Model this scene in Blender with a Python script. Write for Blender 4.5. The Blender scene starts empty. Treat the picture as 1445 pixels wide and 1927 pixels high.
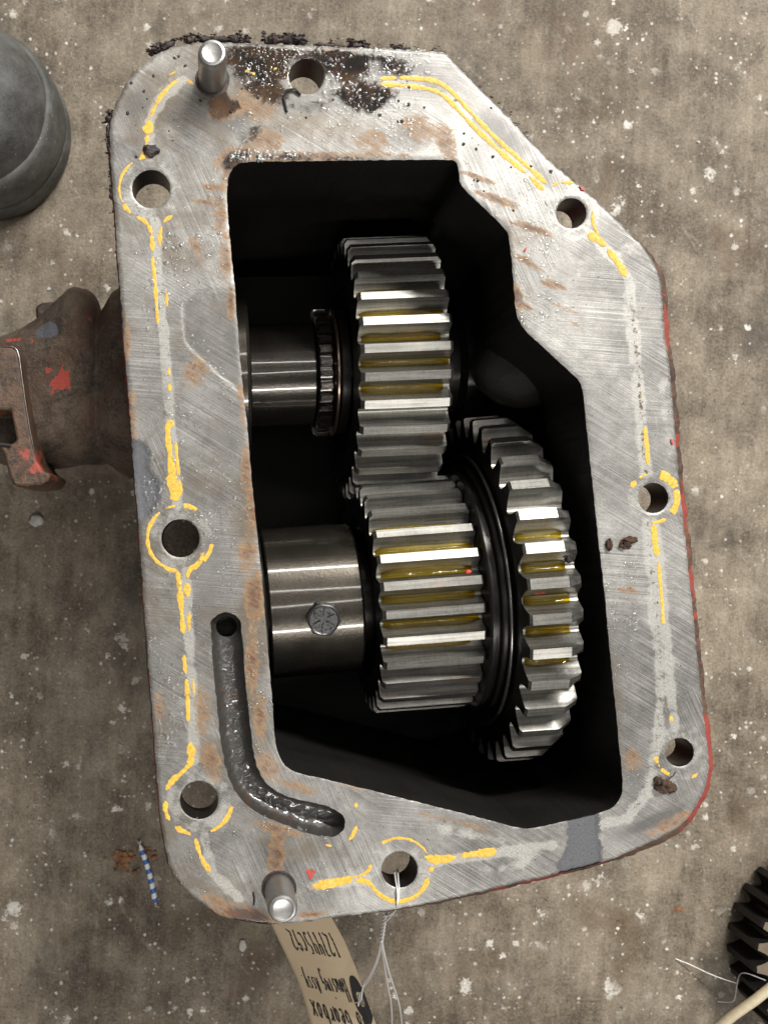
import bpy, bmesh, math, random, time
T0 = time.time()
import numpy as np
from mathutils import Vector, Matrix, noise as mnoise
from mathutils.geometry import delaunay_2d_cdt

random.seed(7); rng = np.random.default_rng(7)
SC = bpy.context.scene
COL = SC.collection
MM = 0.001
ZF = 170.0            # height of the machined flange face above the floor (mm)
ZC = 510.0            # camera height (mm)
FPX = 1700.0          # focal length in photo pixels (photo is 1445 x 1927)
NX, NY = 400.0, 1010.0

# ------------------------------------------------------------------ camera
cam_d = bpy.data.cameras.new('camera'); cam = bpy.data.objects.new('camera', cam_d); COL.objects.link(cam)
cam.location = (0, 0, ZC * MM); cam.rotation_euler = (0, 0, 0)
cam_d.sensor_fit = 'VERTICAL'; cam_d.sensor_height = 36.0; cam_d.lens = 36.0 * FPX / 1927.0
cam_d.shift_x = (722.5 - NX) / 1927.0; cam_d.shift_y = (NY - 963.5) / 1927.0
cam_d.clip_start = 0.01; cam_d.clip_end = 50
cam_d.dof.use_dof = True; cam_d.dof.focus_distance = 0.338; cam_d.dof.aperture_fstop = 26.0
SC.camera = cam

# ------------------------------------------------------------------ world and lamps
W = bpy.data.worlds.new('World'); SC.world = W; W.use_nodes = True
bg = W.node_tree.nodes['Background']; bg.inputs[0].default_value = (1.0, 0.97, 0.93, 1); bg.inputs[1].default_value = 0.10

def lamp(name, loc, target, sx, sy, power, col=(1, 0.97, 0.92)):
    l = bpy.data.lights.new(name, 'AREA'); l.shape = 'RECTANGLE'; l.size = sx; l.size_y = sy; l.energy = power; l.color = col
    o = bpy.data.objects.new(name, l); COL.objects.link(o); o.location = loc
    d = Vector(target) - Vector(loc); o.rotation_euler = d.to_track_quat('-Z', 'Y').to_euler()
    return o
lamp('shop_lamp', (1.05, 1.40, 1.75), (0.05, 0.0, 0.1), 1.3, 0.06, 70)
lamp('shop_lamp', (0.10, -0.12, 2.0), (0.05, 0.0, 0.1), 1.3, 0.035, 2.4)
lamp('shop_lamp', (0.35, -1.15, 1.5), (0.05, 0.0, 0.1), 1.1, 0.035, 12)
lamp('shop_lamp', (0.25, 0.62, 1.9), (0.05, 0.0, 0.1), 1.3, 0.035, 2.9)
lamp('shop_lamp', (0.55, 2.1, 1.8), (0.05, 0.0, 0.1), 1.3, 0.05, 18)
SC.view_settings.view_transform = 'Standard'; SC.view_settings.look = 'None'
SC.view_settings.gamma = 1.0; SC.view_settings.exposure = 0.22
SC.render.engine = 'CYCLES'
SC.cycles.use_denoising = True
try: SC.cycles.denoiser = 'OPENIMAGEDENOISE'
except Exception: pass
SC.cycles.max_bounces = 5; SC.cycles.transparent_max_bounces = 6; SC.cycles.caustics_reflective = False; SC.cycles.caustics_refractive = False
SC.cycles.sample_clamp_indirect = 4.0

# ------------------------------------------------------------------ helpers
def P(px, py, z=ZF):
    k = (ZC - z) / FPX
    return ((px - NX) * k, (NY - py) * k, z)
def PX(v):
    k = FPX / (ZC - v[2]); return (NX + v[0] * k, NY - v[1] * k)

def mesh_obj(name, verts, faces, mat, parent=None, smooth=None, mi=None, loc=None):
    me = bpy.data.meshes.new(name)
    v = (np.asarray(verts, dtype=float) * MM)
    me.from_pydata([tuple(a) for a in v], [], faces)
    mats = mat if isinstance(mat, (list, tuple)) else [mat]
    for m in mats: me.materials.append(m)
    if mi is not None: me.polygons.foreach_set('material_index', mi)
    if smooth is not None:
        me.polygons.foreach_set('use_smooth', [True] * len(me.polygons))
        if smooth < 180: me.set_sharp_from_angle(angle=math.radians(smooth))
    me.validate(); me.update()
    o = bpy.data.objects.new(name, me); COL.objects.link(o)
    if parent: o.parent = parent
    if loc: o.location = Vector(loc) * MM
    return o
def fix_normals(o):
    bm = bmesh.new(); bm.from_mesh(o.data); bmesh.ops.recalc_face_normals(bm, faces=bm.faces); bm.to_mesh(o.data); bm.free()
def thing(name, label, cat, loc=(0, 0, 0), rz=0.0):
    o = bpy.data.objects.new(name, None); COL.objects.link(o); o.location = Vector(loc) * MM; o.rotation_euler = (0, 0, rz)
    o.empty_display_size = 0.02
    o['label'] = label; o['category'] = cat
    return o
def tag(o, label=None, cat=None, kind=None, group=None):
    if label: o['label'] = label
    if cat: o['category'] = cat
    if kind: o['kind'] = kind
    if group: o['group'] = group
    return o
def attr(o, name, vals):
    a = o.data.attributes.new(name, 'FLOAT', 'POINT'); a.data.foreach_set('value', np.asarray(vals, dtype=np.float32))
def bevel(o, w, seg=2, ang=35):
    m = o.modifiers.new('bevel', 'BEVEL'); m.width = w * MM; m.segments = seg; m.limit_method = 'ANGLE'; m.angle_limit = math.radians(ang)

def resample(pts, step, closed=True):
    pts = [np.array(p, float) for p in pts]; out = []
    n = len(pts)
    for i in range(n if closed else n - 1):
        a, b = pts[i], pts[(i + 1) % n]; L = np.linalg.norm(b - a); k = max(1, int(round(L / step)))
        for j in range(k): out.append(a + (b - a) * j / k)
    if not closed: out.append(pts[-1])
    return np.array(out)
def chaikin(pts, it=2, closed=True):
    pts = [np.array(p, float) for p in pts]
    for _ in range(it):
        out = [] if closed else [pts[0]]
        n = len(pts)
        for i in range(n if closed else n - 1):
            a, b = pts[i], pts[(i + 1) % n]; out += [a * .75 + b * .25, a * .25 + b * .75]
        if not closed: out.append(pts[-1])
        pts = out
    return pts
def inside(poly, X, Y):
    poly = np.asarray(poly); r = np.zeros(X.shape, bool); n = len(poly); j = n - 1
    for i in range(n):
        xi, yi = poly[i]; xj, yj = poly[j]
        c = ((yi > Y) != (yj > Y)) & (X < (xj - xi) * (Y - yi) / (yj - yi + 1e-12) + xi); r ^= c; j = i
    return r
def dist_line(poly, X, Y, closed=False):
    poly = np.asarray(poly, float); d = np.full(X.shape, 1e9); n = len(poly)
    for i in range(n if closed else n - 1):
        a, b = poly[i], poly[(i + 1) % n]; ab = b - a; L2 = ab @ ab + 1e-12
        t = np.clip(((X - a[0]) * ab[0] + (Y - a[1]) * ab[1]) / L2, 0, 1)
        d = np.minimum(d, np.hypot(X - a[0] - t * ab[0], Y - a[1] - t * ab[1]))
    return d
def offset_poly(poly, dist):
    """outward offset of a closed polygon in photo order; dist scalar or array"""
    p = np.asarray(poly, float); n = len(p)
    a = np.roll(p, 1, 0); b = np.roll(p, -1, 0); t = b - a; t /= (np.linalg.norm(t, axis=1)[:, None] + 1e-9)
    nrm = np.stack([t[:, 1], -t[:, 0]], 1)
    area = 0.5 * np.sum(p[:, 0] * np.roll(p[:, 1], -1) - np.roll(p[:, 0], -1) * p[:, 1])
    if area < 0: nrm = -nrm
    d = np.broadcast_to(np.asarray(dist, float), (n,))
    return p + nrm * d[:, None]
def circle(cx, cy, r, n=48):
    t = np.arange(n) * 2 * math.pi / n
    return np.stack([cx + r * np.cos(t), cy + r * np.sin(t)], 1)
def cdt(loops, pts, keep):
    V = []; E = []
    for lp in loops:
        s = len(V); n = len(lp); V += [tuple(p) for p in lp]; E += [(s + i, s + (i + 1) % n) for i in range(n)]
    V += [tuple(p) for p in pts]
    r = delaunay_2d_cdt([Vector(p) for p in V], E, [], 0, 1e-5)
    vv = np.array([tuple(p) for p in r[0]]); ff = np.array([f for f in r[2] if len(f) == 3])
    c = vv[ff].mean(1); ff = ff[keep(c[:, 0], c[:, 1])]
    return vv, ff
def tri_up(vv, ff):
    """orient so that normal is +z after the photo y axis is flipped"""
    a, b, c = vv[ff[:, 0]], vv[ff[:, 1]], vv[ff[:, 2]]
    cr = (b[:, 0] - a[:, 0]) * (c[:, 1] - a[:, 1]) - (b[:, 1] - a[:, 1]) * (c[:, 0] - a[:, 0])
    ff = ff.copy(); m = cr > 0; ff[m] = ff[m][:, ::-1]; return ff
def fbm(x, y, z=0.0, o=4):
    return mnoise.fractal(Vector((x, y, z)), 0.9, 2.0, o)
def bridge(rings, closed=True, flip=False):
    """rings: list of equal-length vertex lists -> verts, faces"""
    V = [tuple(p) for r in rings for p in r]; n = len(rings[0]); F = []
    for k in range(len(rings) - 1):
        for i in range(n if closed else n - 1):
            j = (i + 1) % n; q = (k * n + i, k * n + j, (k + 1) * n + j, (k + 1) * n + i)
            F.append(q[::-1] if flip else q)
    return V, F
def tube(pts, r, n=8, cap=True):
    pts = [Vector(p) for p in pts]; rings = []; up = Vector((0, 0, 1))
    rr = r if hasattr(r, '__len__') else [r] * len(pts); prev = None
    for i, p in enumerate(pts):
        t = (pts[min(i + 1, len(pts) - 1)] - pts[max(i - 1, 0)]).normalized()
        if prev is None:
            s = t.cross(up); s = t.cross(Vector((1, 0, 0))) if s.length < .05 else s
        else:
            s = prev - t * prev.dot(t)
        s.normalize(); prev = s; u = s.cross(t)
        rings.append([tuple(p + (s * math.cos(a) + u * math.sin(a)) * rr[i]) for a in [2 * math.pi * k / n for k in range(n)]])
    V, F = bridge(rings, True, True)
    if cap:
        F.append(tuple(range(n))); m = len(V) - n; F.append(tuple(range(m + n - 1, m - 1, -1)))
    return V, F
def join(parts):
    V = []; F = []
    for v, f in parts:
        s = len(V); V += list(v); F += [tuple(i + s for i in q) for q in f]
    return V, F
def smoothpath(pts, step=1.0, it=3):
    p = chaikin(pts, it, False); return [tuple(q) for q in resample(p, step, False)]
ICO = None
def ico(sub=1):
    bm = bmesh.new(); bmesh.ops.create_icosphere(bm, subdivisions=sub, radius=1.0)
    v = np.array([tuple(x.co) for x in bm.verts]); f = [tuple(x.index for x in q.verts) for q in bm.faces]; bm.free(); return v, f
def lump(c, r, amp=0.35, sub=3, sq=(1, 1, 1), freq=1.3, seed=0.0):
    v, f = ico(sub); out = []
    for p in v:
        k = 1 + amp * fbm(p[0] * freq + seed, p[1] * freq + seed * 1.7, p[2] * freq - seed, 4)
        out.append((c[0] + p[0] * r * k * sq[0], c[1] + p[1] * r * k * sq[1], c[2] + p[2] * r * k * sq[2]))
    return out, f

# ------------------------------------------------------------------ node helpers
class NT:
    def __init__(s, name, disp=False):
        s.m = bpy.data.materials.new(name); s.m.use_nodes = True; s.t = s.m.node_tree; s.b = s.t.nodes['Principled BSDF']
        s.out = s.t.nodes['Material Output']
    def n(s, ty, **kw):
        x = s.t.nodes.new(ty)
        for k, v in kw.items(): setattr(x, k, v)
        return x
    def put(s, sock, v):
        if isinstance(v, bpy.types.NodeSocket): s.t.links.new(v, sock)
        elif v is not None:
            if sock.type == 'RGBA' and len(v) == 3: v = (*v, 1)
            sock.default_value = v
    def set(s, **kw):
        for k, v in kw.items(): s.put(s.b.inputs[k.replace('_', ' ')], v)
        return s.m
    def co(s, rot=0.0, sc=(1, 1, 1), loc=(0, 0, 0)):
        tc = s.n('ShaderNodeTexCoord'); a = s.n('ShaderNodeMapping'); s.put(a.inputs[0], tc.outputs['Object'])
        a.inputs['Scale'].default_value = (1000, 1000, 1000); a.inputs['Rotation'].default_value = (0, 0, rot); a.inputs['Location'].default_value = loc
        if tuple(sc) == (1, 1, 1): return a.outputs[0]
        b = s.n('ShaderNodeMapping'); s.put(b.inputs[0], a.outputs[0]); b.inputs['Scale'].default_value = sc
        return b.outputs[0]
    def noise(s, v, scale, detail=4, rough=0.55, dist=0.0, col=False):
        x = s.n('ShaderNodeTexNoise'); s.put(x.inputs['Vector'], v); s.put(x.inputs['Scale'], scale)
        x.inputs['Detail'].default_value = detail; x.inputs['Roughness'].default_value = rough; x.inputs['Distortion'].default_value = dist
        return x.outputs['Color' if col else 'Fac']
    def voro(s, v, scale, out='Distance', rand=1.0, feature='F1'):
        x = s.n('ShaderNodeTexVoronoi'); x.feature = feature; s.put(x.inputs['Vector'], v); s.put(x.inputs['Scale'], scale); x.inputs['Randomness'].default_value = rand
        return x if out is None else x.outputs[out]
    def ma(s, op, a, b=None, c=None, clamp=False):
        x = s.n('ShaderNodeMath', operation=op); x.use_clamp = clamp
        s.put(x.inputs[0], a)
        if b is not None: s.put(x.inputs[1], b)
        if c is not None: s.put(x.inputs[2], c)
        return x.outputs[0]
    def step(s, v, lo, hi, a=0.0, b=1.0):
        x = s.n('ShaderNodeMapRange', interpolation_type='SMOOTHSTEP'); s.put(x.inputs[0], v)
        for i, q in enumerate((lo, hi, a, b)): s.put(x.inputs[i + 1], q)
        return x.outputs[0]
    def mix(s, f, a, b, mode='MIX'):
        x = s.n('ShaderNodeMix', data_type='RGBA', blend_type=mode); s.put(x.inputs[0], f); s.put(x.inputs[6], a); s.put(x.inputs[7], b); return x.outputs[2]
    def mixf(s, f, a, b):
        x = s.n('ShaderNodeMix', data_type='FLOAT'); s.put(x.inputs[0], f); s.put(x.inputs[2], a); s.put(x.inputs[3], b); return x.outputs[0]
    def ramp(s, f, stops):
        x = s.n('ShaderNodeValToRGB'); s.put(x.inputs[0], f); e = x.color_ramp.elements
        while len(e) < len(stops): e.new(0.5)
        for q, (p, c) in zip(e, stops): q.position = p; q.color = (*c, 1) if len(c) == 3 else c
        return x.outputs[0]
    def at(s, name):
        x = s.n('ShaderNodeAttribute', attribute_name=name); return x.outputs['Fac']
    def bump(s, h, strength=0.5, dist=0.3, normal=None):
        x = s.n('ShaderNodeBump'); s.put(x.inputs['Height'], h); x.inputs['Strength'].default_value = strength; x.inputs['Distance'].default_value = dist * MM
        if normal is not None: s.put(x.inputs['Normal'], normal)
        return x.outputs[0]
    def vadd(s, a, b, scale):
        x = s.n('ShaderNodeVectorMath', operation='MULTIPLY_ADD'); s.put(x.inputs[0], b); x.inputs[1].default_value = (scale,) * 3; s.put(x.inputs[2], a); return x.outputs[0]

# ------------------------------------------------------------------ materials
def m_floor():
    t = NT('stained_concrete'); c = t.co()
    warp = t.noise(c, 0.10, 3, .65, col=True); w = t.vadd(c, warp, 9.0)
    big = t.noise(c, 0.0055, 3, .6); med = t.noise(w, 0.035, 6, .72); fine = t.noise(c, 0.65, 5, .85)
    st = t.noise(t.co(0.06, (0.20, 0.02, 1)), 1.0, 5, .7)
    v = t.ma('ADD', t.ma('MULTIPLY', big, .35), t.ma('ADD', t.ma('MULTIPLY', med, .75), t.ma('MULTIPLY', st, .28)))
    v = t.ma('ADD', v, t.ma('MULTIPLY', t.ma('SUBTRACT', fine, .5), .75))
    col = t.ramp(v, [(.44, (.036, .027, .019)), (.58, (.102, .080, .056)), (.70, (.190, .156, .114)), (.80, (.262, .220, .165)), (.95, (.38, .335, .265))])
    br = t.step(t.noise(w, 0.016, 4, .65), .53, .68, 0, .6); col = t.mix(br, col, t.mix(fine, (.055, .034, .018), (.15, .098, .056)))
    dk = t.step(t.noise(t.co(.3, (1, .55, 1), (37, 11, 0)), 0.014, 5, .68), .53, .66, 0, .65); col = t.mix(dk, col, t.mix(fine, (.026, .022, .018), (.085, .075, .062)))
    lt = t.step(t.noise(t.co(-0.5, (0.10, 0.03, 1)), 1.0, 6, .8), .56, .72, 0, .5); col = t.mix(lt, col, (.40, .36, .30))
    drift = t.step(t.noise(c, 0.024, 4, .6), .42, .58, .05, 1.0)
    chips = None
    for sc, thr, keep, wp in ((.050, .30, .44, 5.0), (.13, .34, .44, 2.0), (.36, .38, .46, .8)):
        ww = t.vadd(c, t.noise(c, sc * 3.0, 5, .8, col=True), wp * 4.2)
        vo = t.voro(ww, sc, None); sep = t.n('ShaderNodeSeparateColor'); t.put(sep.inputs[0], vo.outputs['Color'])
        size = t.ma('MULTIPLY', t.ma('MULTIPLY', sep.outputs[0], thr), t.step(sep.outputs[1], keep, keep + .3))
        mk = t.step(t.ma('SUBTRACT', size, vo.outputs['Distance']), -.004, .045, 0, 1)
        mk = t.ma('MULTIPLY', mk, t.ma('MULTIPLY', drift, t.step(sep.outputs[2], .1, .8, .35, 1))); chips = mk if chips is None else t.ma('MAXIMUM', chips, mk)
    chips = t.ma('MULTIPLY', chips, t.step(fine, .32, .52, .45, 1))
    col = t.mix(chips, col, t.mix(fine, (.52, .49, .43), (.86, .84, .79)))
    sp = t.voro(w, .22, None); sep = t.n('ShaderNodeSeparateColor'); t.put(sep.inputs[0], sp.outputs['Color'])
    dots = t.ma('MULTIPLY', t.step(sp.outputs['Distance'], .08, .22, 1, 0), t.step(sep.outputs[2], .88, .95)); col = t.mix(t.ma('MULTIPLY', dots, .6), col, (.022, .018, .014))
    h = t.ma('ADD', t.ma('MULTIPLY', fine, .8), med)
    return t.set(Base_Color=col, Roughness=t.mixf(fine, .42, .7), Specular_IOR_Level=.4, Normal=t.bump(h, .7, .9))

def m_flange():
    t = NT('machined_iron'); c = t.co()
    s1 = t.noise(t.co(0.55, (0.016, 2.2, 1)), 1.0, 4, .75); s2 = t.noise(t.co(1.15, (0.02, 2.6, 1)), 1.0, 3, .75); s3 = t.noise(t.co(0.08, (0.016, 2.6, 1)), 1.0, 3, .75)
    sel = t.noise(c, .014, 2, .5); sel2 = t.noise(t.co(0, (1, 1, 1), (91, 3, 0)), .018, 2, .5)
    s = t.mixf(t.step(sel, .42, .58), t.mixf(t.step(sel2, .42, .58), s1, s2), t.mixf(t.step(sel2, .42, .58), s3, s1))
    big = t.noise(c, .016, 4, .6); fine = t.noise(c, 1.5, 3, .8); med = t.noise(c, .10, 6, .72)
    g = t.ma('ADD', t.ma('MULTIPLY', s, .42), t.ma('ADD', t.ma('MULTIPLY', big, .28), t.ma('ADD', t.ma('MULTIPLY', med, .22), t.ma('MULTIPLY', fine, .16))))
    col = t.ramp(g, [(.41, (.060, .057, .053)), (.49, (.160, .155, .146)), (.57, (.295, .287, .272)), (.67, (.54, .528, .505))])
    deep = t.step(t.noise(t.co(0.62, (0.012, 1.4, 1)), 1.0, 3, .8), .63, .70, 0, .75); deep = t.ma('MULTIPLY', deep, t.step(med, .46, .6)); col = t.mix(deep, col, (.075, .07, .065))
    hi = t.step(s, .62, .72, 0, .35); col = t.mix(hi, col, (.72, .71, .69))
    # thin brown film of old oil
    film = t.step(t.ma('ADD', t.at('film'), t.ma('MULTIPLY', t.ma('SUBTRACT', t.noise(c, .045, 5, .7, .6), .5), 2.0)), .26, .85, 0, .80)
    col = t.mix(film, col, t.mix(fine, (.105, .083, .058), (.20, .165, .125)))
    # pale dried gasket print and broader paler areas of the face
    pale = t.step(t.ma('ADD', t.at('pale'), t.ma('MULTIPLY', t.ma('SUBTRACT', med, .5), 1.7)), .40, .75, 0, .58)
    palec = t.mix(t.step(fine, .4, .62), (.38, .375, .345), (.56, .55, .51)); col = t.mix(pale, col, palec)
    crust = t.step(t.ma('ADD', t.at('crust'), t.ma('MULTIPLY', t.ma('SUBTRACT', t.noise(c, .5, 6, .75), .5), 2.4)), .55, .75); col = t.mix(crust, col, (.11, .075, .055))
    # general grey soiling
    soil = t.step(t.ma('ADD', t.at('soil'), t.ma('MULTIPLY', t.ma('SUBTRACT', med, .5), 1.3)), .30, .75, 0, .80)
    col = t.mix(soil, col, t.mix(fine, (.07, .066, .062), (.16, .155, .15)))
    # rust, streaked along the tool marks
    rf = t.noise(c, .62, 5, .78)
    rn = t.ma('ADD', t.ma('MULTIPLY', t.noise(t.co(0.5, (0.09, .50, 1)), 1.0, 4, .72, .5), .45), t.ma('ADD', t.ma('MULTIPLY', t.noise(c, .24, 4, .72, .9), .30), t.ma('MULTIPLY', rf, .35)))
    ra = t.ma('ADD', t.at('rust'), t.ma('MULTIPLY', t.ma('SUBTRACT', rn, .58), 2.7))
    rust = t.step(ra, .30, .74); rcore = t.step(ra, .62, 1.0)
    rcol = t.mix(rcore, t.ramp(rf, [(.36, (.15, .075, .028)), (.62, (.34, .205, .095))]), t.ramp(rf, [(.36, (.028, .012, .008)), (.64, (.155, .058, .022))]))
    col = t.mix(t.ma('MULTIPLY', rust, t.step(rf, .34, .60, .50, .92)), col, rcol)
    # raw casting patches
    cast = t.step(t.ma('ADD', t.at('cast'), t.ma('MULTIPLY', t.ma('SUBTRACT', t.noise(c, .35, 5, .75), .5), 1.5)), .42, .60)
    col = t.mix(cast, col, t.ramp(fine, [(.3, (.055, .057, .064)), (.7, (.135, .138, .148))]))
    # black oil and pits
    wet = t.step(t.ma('ADD', t.at('oil'), t.ma('MULTIPLY', t.ma('SUBTRACT', t.noise(c, .11, 5, .68, .8), .5), 1.5)), .36, .66)
    col = t.mix(t.ma('MULTIPLY', wet, .92), col, t.ramp(t.noise(c, .09, 4), [(.42, (.008, .006, .005)), (.62, (.065, .034, .015))]))
    vo = t.voro(c, .42, None); sep = t.n('ShaderNodeSeparateColor'); t.put(sep.inputs[0], vo.outputs['Color'])
    pit = t.ma('MULTIPLY', t.step(vo.outputs['Distance'], .07, .16, 1, 0), t.step(sep.outputs[0], .86, .92)); col = t.mix(t.ma('MULTIPLY', pit, .85), col, (.03, .025, .022))
    nm = t.ma('MAXIMUM', t.ma('MAXIMUM', rust, cast), t.ma('MAXIMUM', wet, t.ma('MULTIPLY', pale, .6)))
    met = t.mixf(nm, .50, .0)
    rough = t.mixf(wet, t.mixf(nm, t.mixf(fine, .36, .56), .55), .08)
    hb = t.ma('ADD', t.ma('ADD', t.ma('MULTIPLY', s1, .25), t.ma('MULTIPLY', t.ma('MULTIPLY', t.at('oil'), .7), t.noise(c, .45, 2, .6))), t.ma('MULTIPLY', fine, t.ma('SUBTRACT', t.ma('ADD', .28, t.ma('MULTIPLY', t.at('rust'), .5)), t.ma('MINIMUM', t.ma('MULTIPLY', t.at('oil'), .5), .27))))
    return t.set(Base_Color=col, Metallic=met, Roughness=rough, Normal=t.bump(hb, .45, .30))

def m_cast(name, dark, mid, paint=None, amt=0.5, bumpd=1.2, rough=.7, rustamt=.4):
    t = NT(name); c = t.co(); n1 = t.noise(c, .09, 7, .7, .5); n2 = t.noise(c, .6, 6, .75); n3 = t.noise(t.co(0, (1, 1, 1), (55, 20, 9)), .045, 6, .65, .4)
    col = t.mix(t.step(t.ma('ADD', t.ma('MULTIPLY', n1, .6), t.ma('MULTIPLY', n2, .4)), .36, .62), dark, mid)
    col = t.mix(t.step(n3, .55, .68, 0, rustamt), col, t.ramp(n2, [(.35, (.10, .04, .018)), (.65, (.26, .115, .04))]))
    if paint: col = t.mix(t.step(t.ma('ADD', t.noise(t.co(0, (1, 1, 1), (5, 77, 2)), .028, 6, .68), t.ma('MULTIPLY', n2, .12)), .60 - amt * .2, .63 - amt * .2), col, t.mix(n2, paint, tuple(q * .6 for q in paint)))
    return t.set(Base_Color=col, Roughness=t.mixf(n2, rough - .15, rough + .15), Normal=t.bump(t.ma('ADD', n2, n1), .6, bumpd))

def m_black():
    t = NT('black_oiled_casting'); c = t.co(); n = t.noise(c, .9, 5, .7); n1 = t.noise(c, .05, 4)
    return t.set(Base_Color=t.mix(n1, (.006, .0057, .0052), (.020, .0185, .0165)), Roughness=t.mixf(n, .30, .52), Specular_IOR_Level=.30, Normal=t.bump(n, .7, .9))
def m_darksteel(name='oiled_dark_steel', a=(.012, .011, .010), b=(.035, .032, .029), r=.28):
    t = NT(name); c = t.co(); n = t.noise(t.co(0, (6, .5, .5)), .5, 4, .6); f = t.noise(c, 1.6, 4, .7)
    return t.set(Base_Color=t.mix(n, a, b), Metallic=.55, Roughness=t.mixf(f, r - .08, r + .12), Normal=t.bump(f, .18, .2))
def m_tooth():
    t = NT('ground_tooth_steel'); c = t.co()
    s = t.noise(t.co(0, (.025, .9, .9)), 1.0, 5, .65); f = t.noise(c, .9, 5, .75); v = t.noise(t.co(0, (2.6, .12, .12)), 1.0, 3, .6); big = t.noise(c, .06, 4)
    g = t.ma('ADD', t.ma('MULTIPLY', s, .5), t.ma('ADD', t.ma('MULTIPLY', f, .2), t.ma('ADD', t.ma('MULTIPLY', v, .12), t.ma('MULTIPLY', big, .25))))
    col = t.ramp(g, [(.36, (.10, .096, .088)), (.52, (.27, .264, .243)), (.70, (.48, .468, .43))])
    vo = t.voro(c, .8, None); sep = t.n('ShaderNodeSeparateColor'); t.put(sep.inputs[0], vo.outputs['Color'])
    col = t.mix(t.ma('MULTIPLY', t.step(vo.outputs['Distance'], .08, .18, .8, 0), t.step(sep.outputs[0], .90, .95)), col, (.05, .04, .03))
    col = t.mix(t.step(t.noise(c, .05, 3), .60, .72, 0, .35), col, (.46, .30, .22))
    return t.set(Base_Color=col, Metallic=.9, Roughness=t.mixf(f, .31, .46), Normal=t.bump(t.ma('ADD', s, t.ma('MULTIPLY', f, .5)), .25, .12))
def m_shaft(name='oiled_shaft_steel', a=(.028, .024, .021), b=(.085, .076, .065), rough=.07):
    t = NT(name); c = t.co(); n = t.noise(c, .06, 5, .6, .5); f = t.noise(c, 1.3, 4, .75); s = t.noise(t.co(0, (.9, .03, .03)), 1.0, 3)
    vo = t.voro(c, 1.1, 'Distance')
    return t.set(Base_Color=t.mix(t.ma('ADD', t.ma('MULTIPLY', n, .6), t.ma('MULTIPLY', s, .4)), a, b), Metallic=.8, Roughness=t.mixf(n, rough + .08, rough + .2), Coat_Weight=1.0, Coat_Roughness=rough * .7, Coat_IOR=1.55, Normal=t.bump(t.ma('ADD', f, t.ma('MULTIPLY', vo, .6)), .30, .16))
def m_simple(name, col, rough=.5, metal=0.0, spec=.5, nsc=None, amt=.3, bd=.3, coat=0):
    t = NT(name)
    if nsc:
        c = t.co(); n = t.noise(c, nsc, 5, .65)
        return t.set(Base_Color=t.mix(n, tuple(q * (1 - amt) for q in col), tuple(min(1, q * (1 + amt)) for q in col)), Roughness=rough, Metallic=metal, Specular_IOR_Level=spec, Coat_Weight=coat, Normal=t.bump(n, .5, bd))
    return t.set(Base_Color=col, Roughness=rough, Metallic=metal, Specular_IOR_Level=spec, Coat_Weight=coat)
def m_oil():
    t = NT('amber_gear_oil'); nt = t.t
    tr = t.n('ShaderNodeBsdfTransparent'); tr.inputs[0].default_value = (.72, .54, .05, 1)
    df = t.n('ShaderNodeBsdfDiffuse'); df.inputs[0].default_value = (.44, .335, .016, 1)
    gl = t.n('ShaderNodeBsdfGlossy'); gl.inputs['Roughness'].default_value = .06
    fr = t.n('ShaderNodeFresnel'); fr.inputs[0].default_value = 1.48
    m1 = t.n('ShaderNodeMixShader'); m1.inputs[0].default_value = .15; nt.links.new(tr.outputs[0], m1.inputs[1]); nt.links.new(df.outputs[0], m1.inputs[2])
    m2 = t.n('ShaderNodeMixShader'); nt.links.new(fr.outputs[0], m2.inputs[0]); nt.links.new(m1.outputs[0], m2.inputs[1]); nt.links.new(gl.outputs[0], m2.inputs[2])
    nt.links.new(m2.outputs[0], t.out.inputs[0]); return t.m
def m_drop():
    t = NT('clear_oil_drop'); nt = t.t
    tr = t.n('ShaderNodeBsdfTransparent'); tr.inputs[0].default_value = (.97, .97, .96, 1)
    gl = t.n('ShaderNodeBsdfGlossy'); gl.inputs['Roughness'].default_value = .16
    fr = t.n('ShaderNodeFresnel'); fr.inputs[0].default_value = 1.5
    m2 = t.n('ShaderNodeMixShader'); nt.links.new(t.ma('MINIMUM', t.ma('ADD', fr.outputs[0], .06), .16), m2.inputs[0]); nt.links.new(tr.outputs[0], m2.inputs[1]); nt.links.new(gl.outputs[0], m2.inputs[2])
    nt.links.new(m2.outputs[0], t.out.inputs[0]); return t.m
def m_yellow():
    t = NT('yellow_sealant'); c = t.co(); n = t.noise(c, .9, 5, .7); n2 = t.noise(c, .25, 4)
    col = t.mix(t.step(n, .35, .62), (.54, .31, .045), (.78, .49, .065)); col = t.mix(t.step(n2, .6, .75, 0, .5), col, (.70, .58, .34))
    return t.set(Base_Color=col, Roughness=.55, Normal=t.bump(n, .5, .3))
def m_groove():
    t = NT('wet_rusty_casting'); c = t.co(); n = t.noise(c, .8, 6, .75); n2 = t.noise(c, .12, 6, .7, .5)
    col = t.mix(t.step(n2, .52, .75, 0, .8), t.mix(n, (.012, .011, .010), (.075, .07, .065)), t.mix(n, (.05, .018, .008), (.17, .07, .025)))
    return t.set(Base_Color=col, Roughness=t.mixf(n, .25, .5), Coat_Weight=1.0, Coat_Roughness=.12, Normal=t.bump(n, .45, .5))
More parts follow.
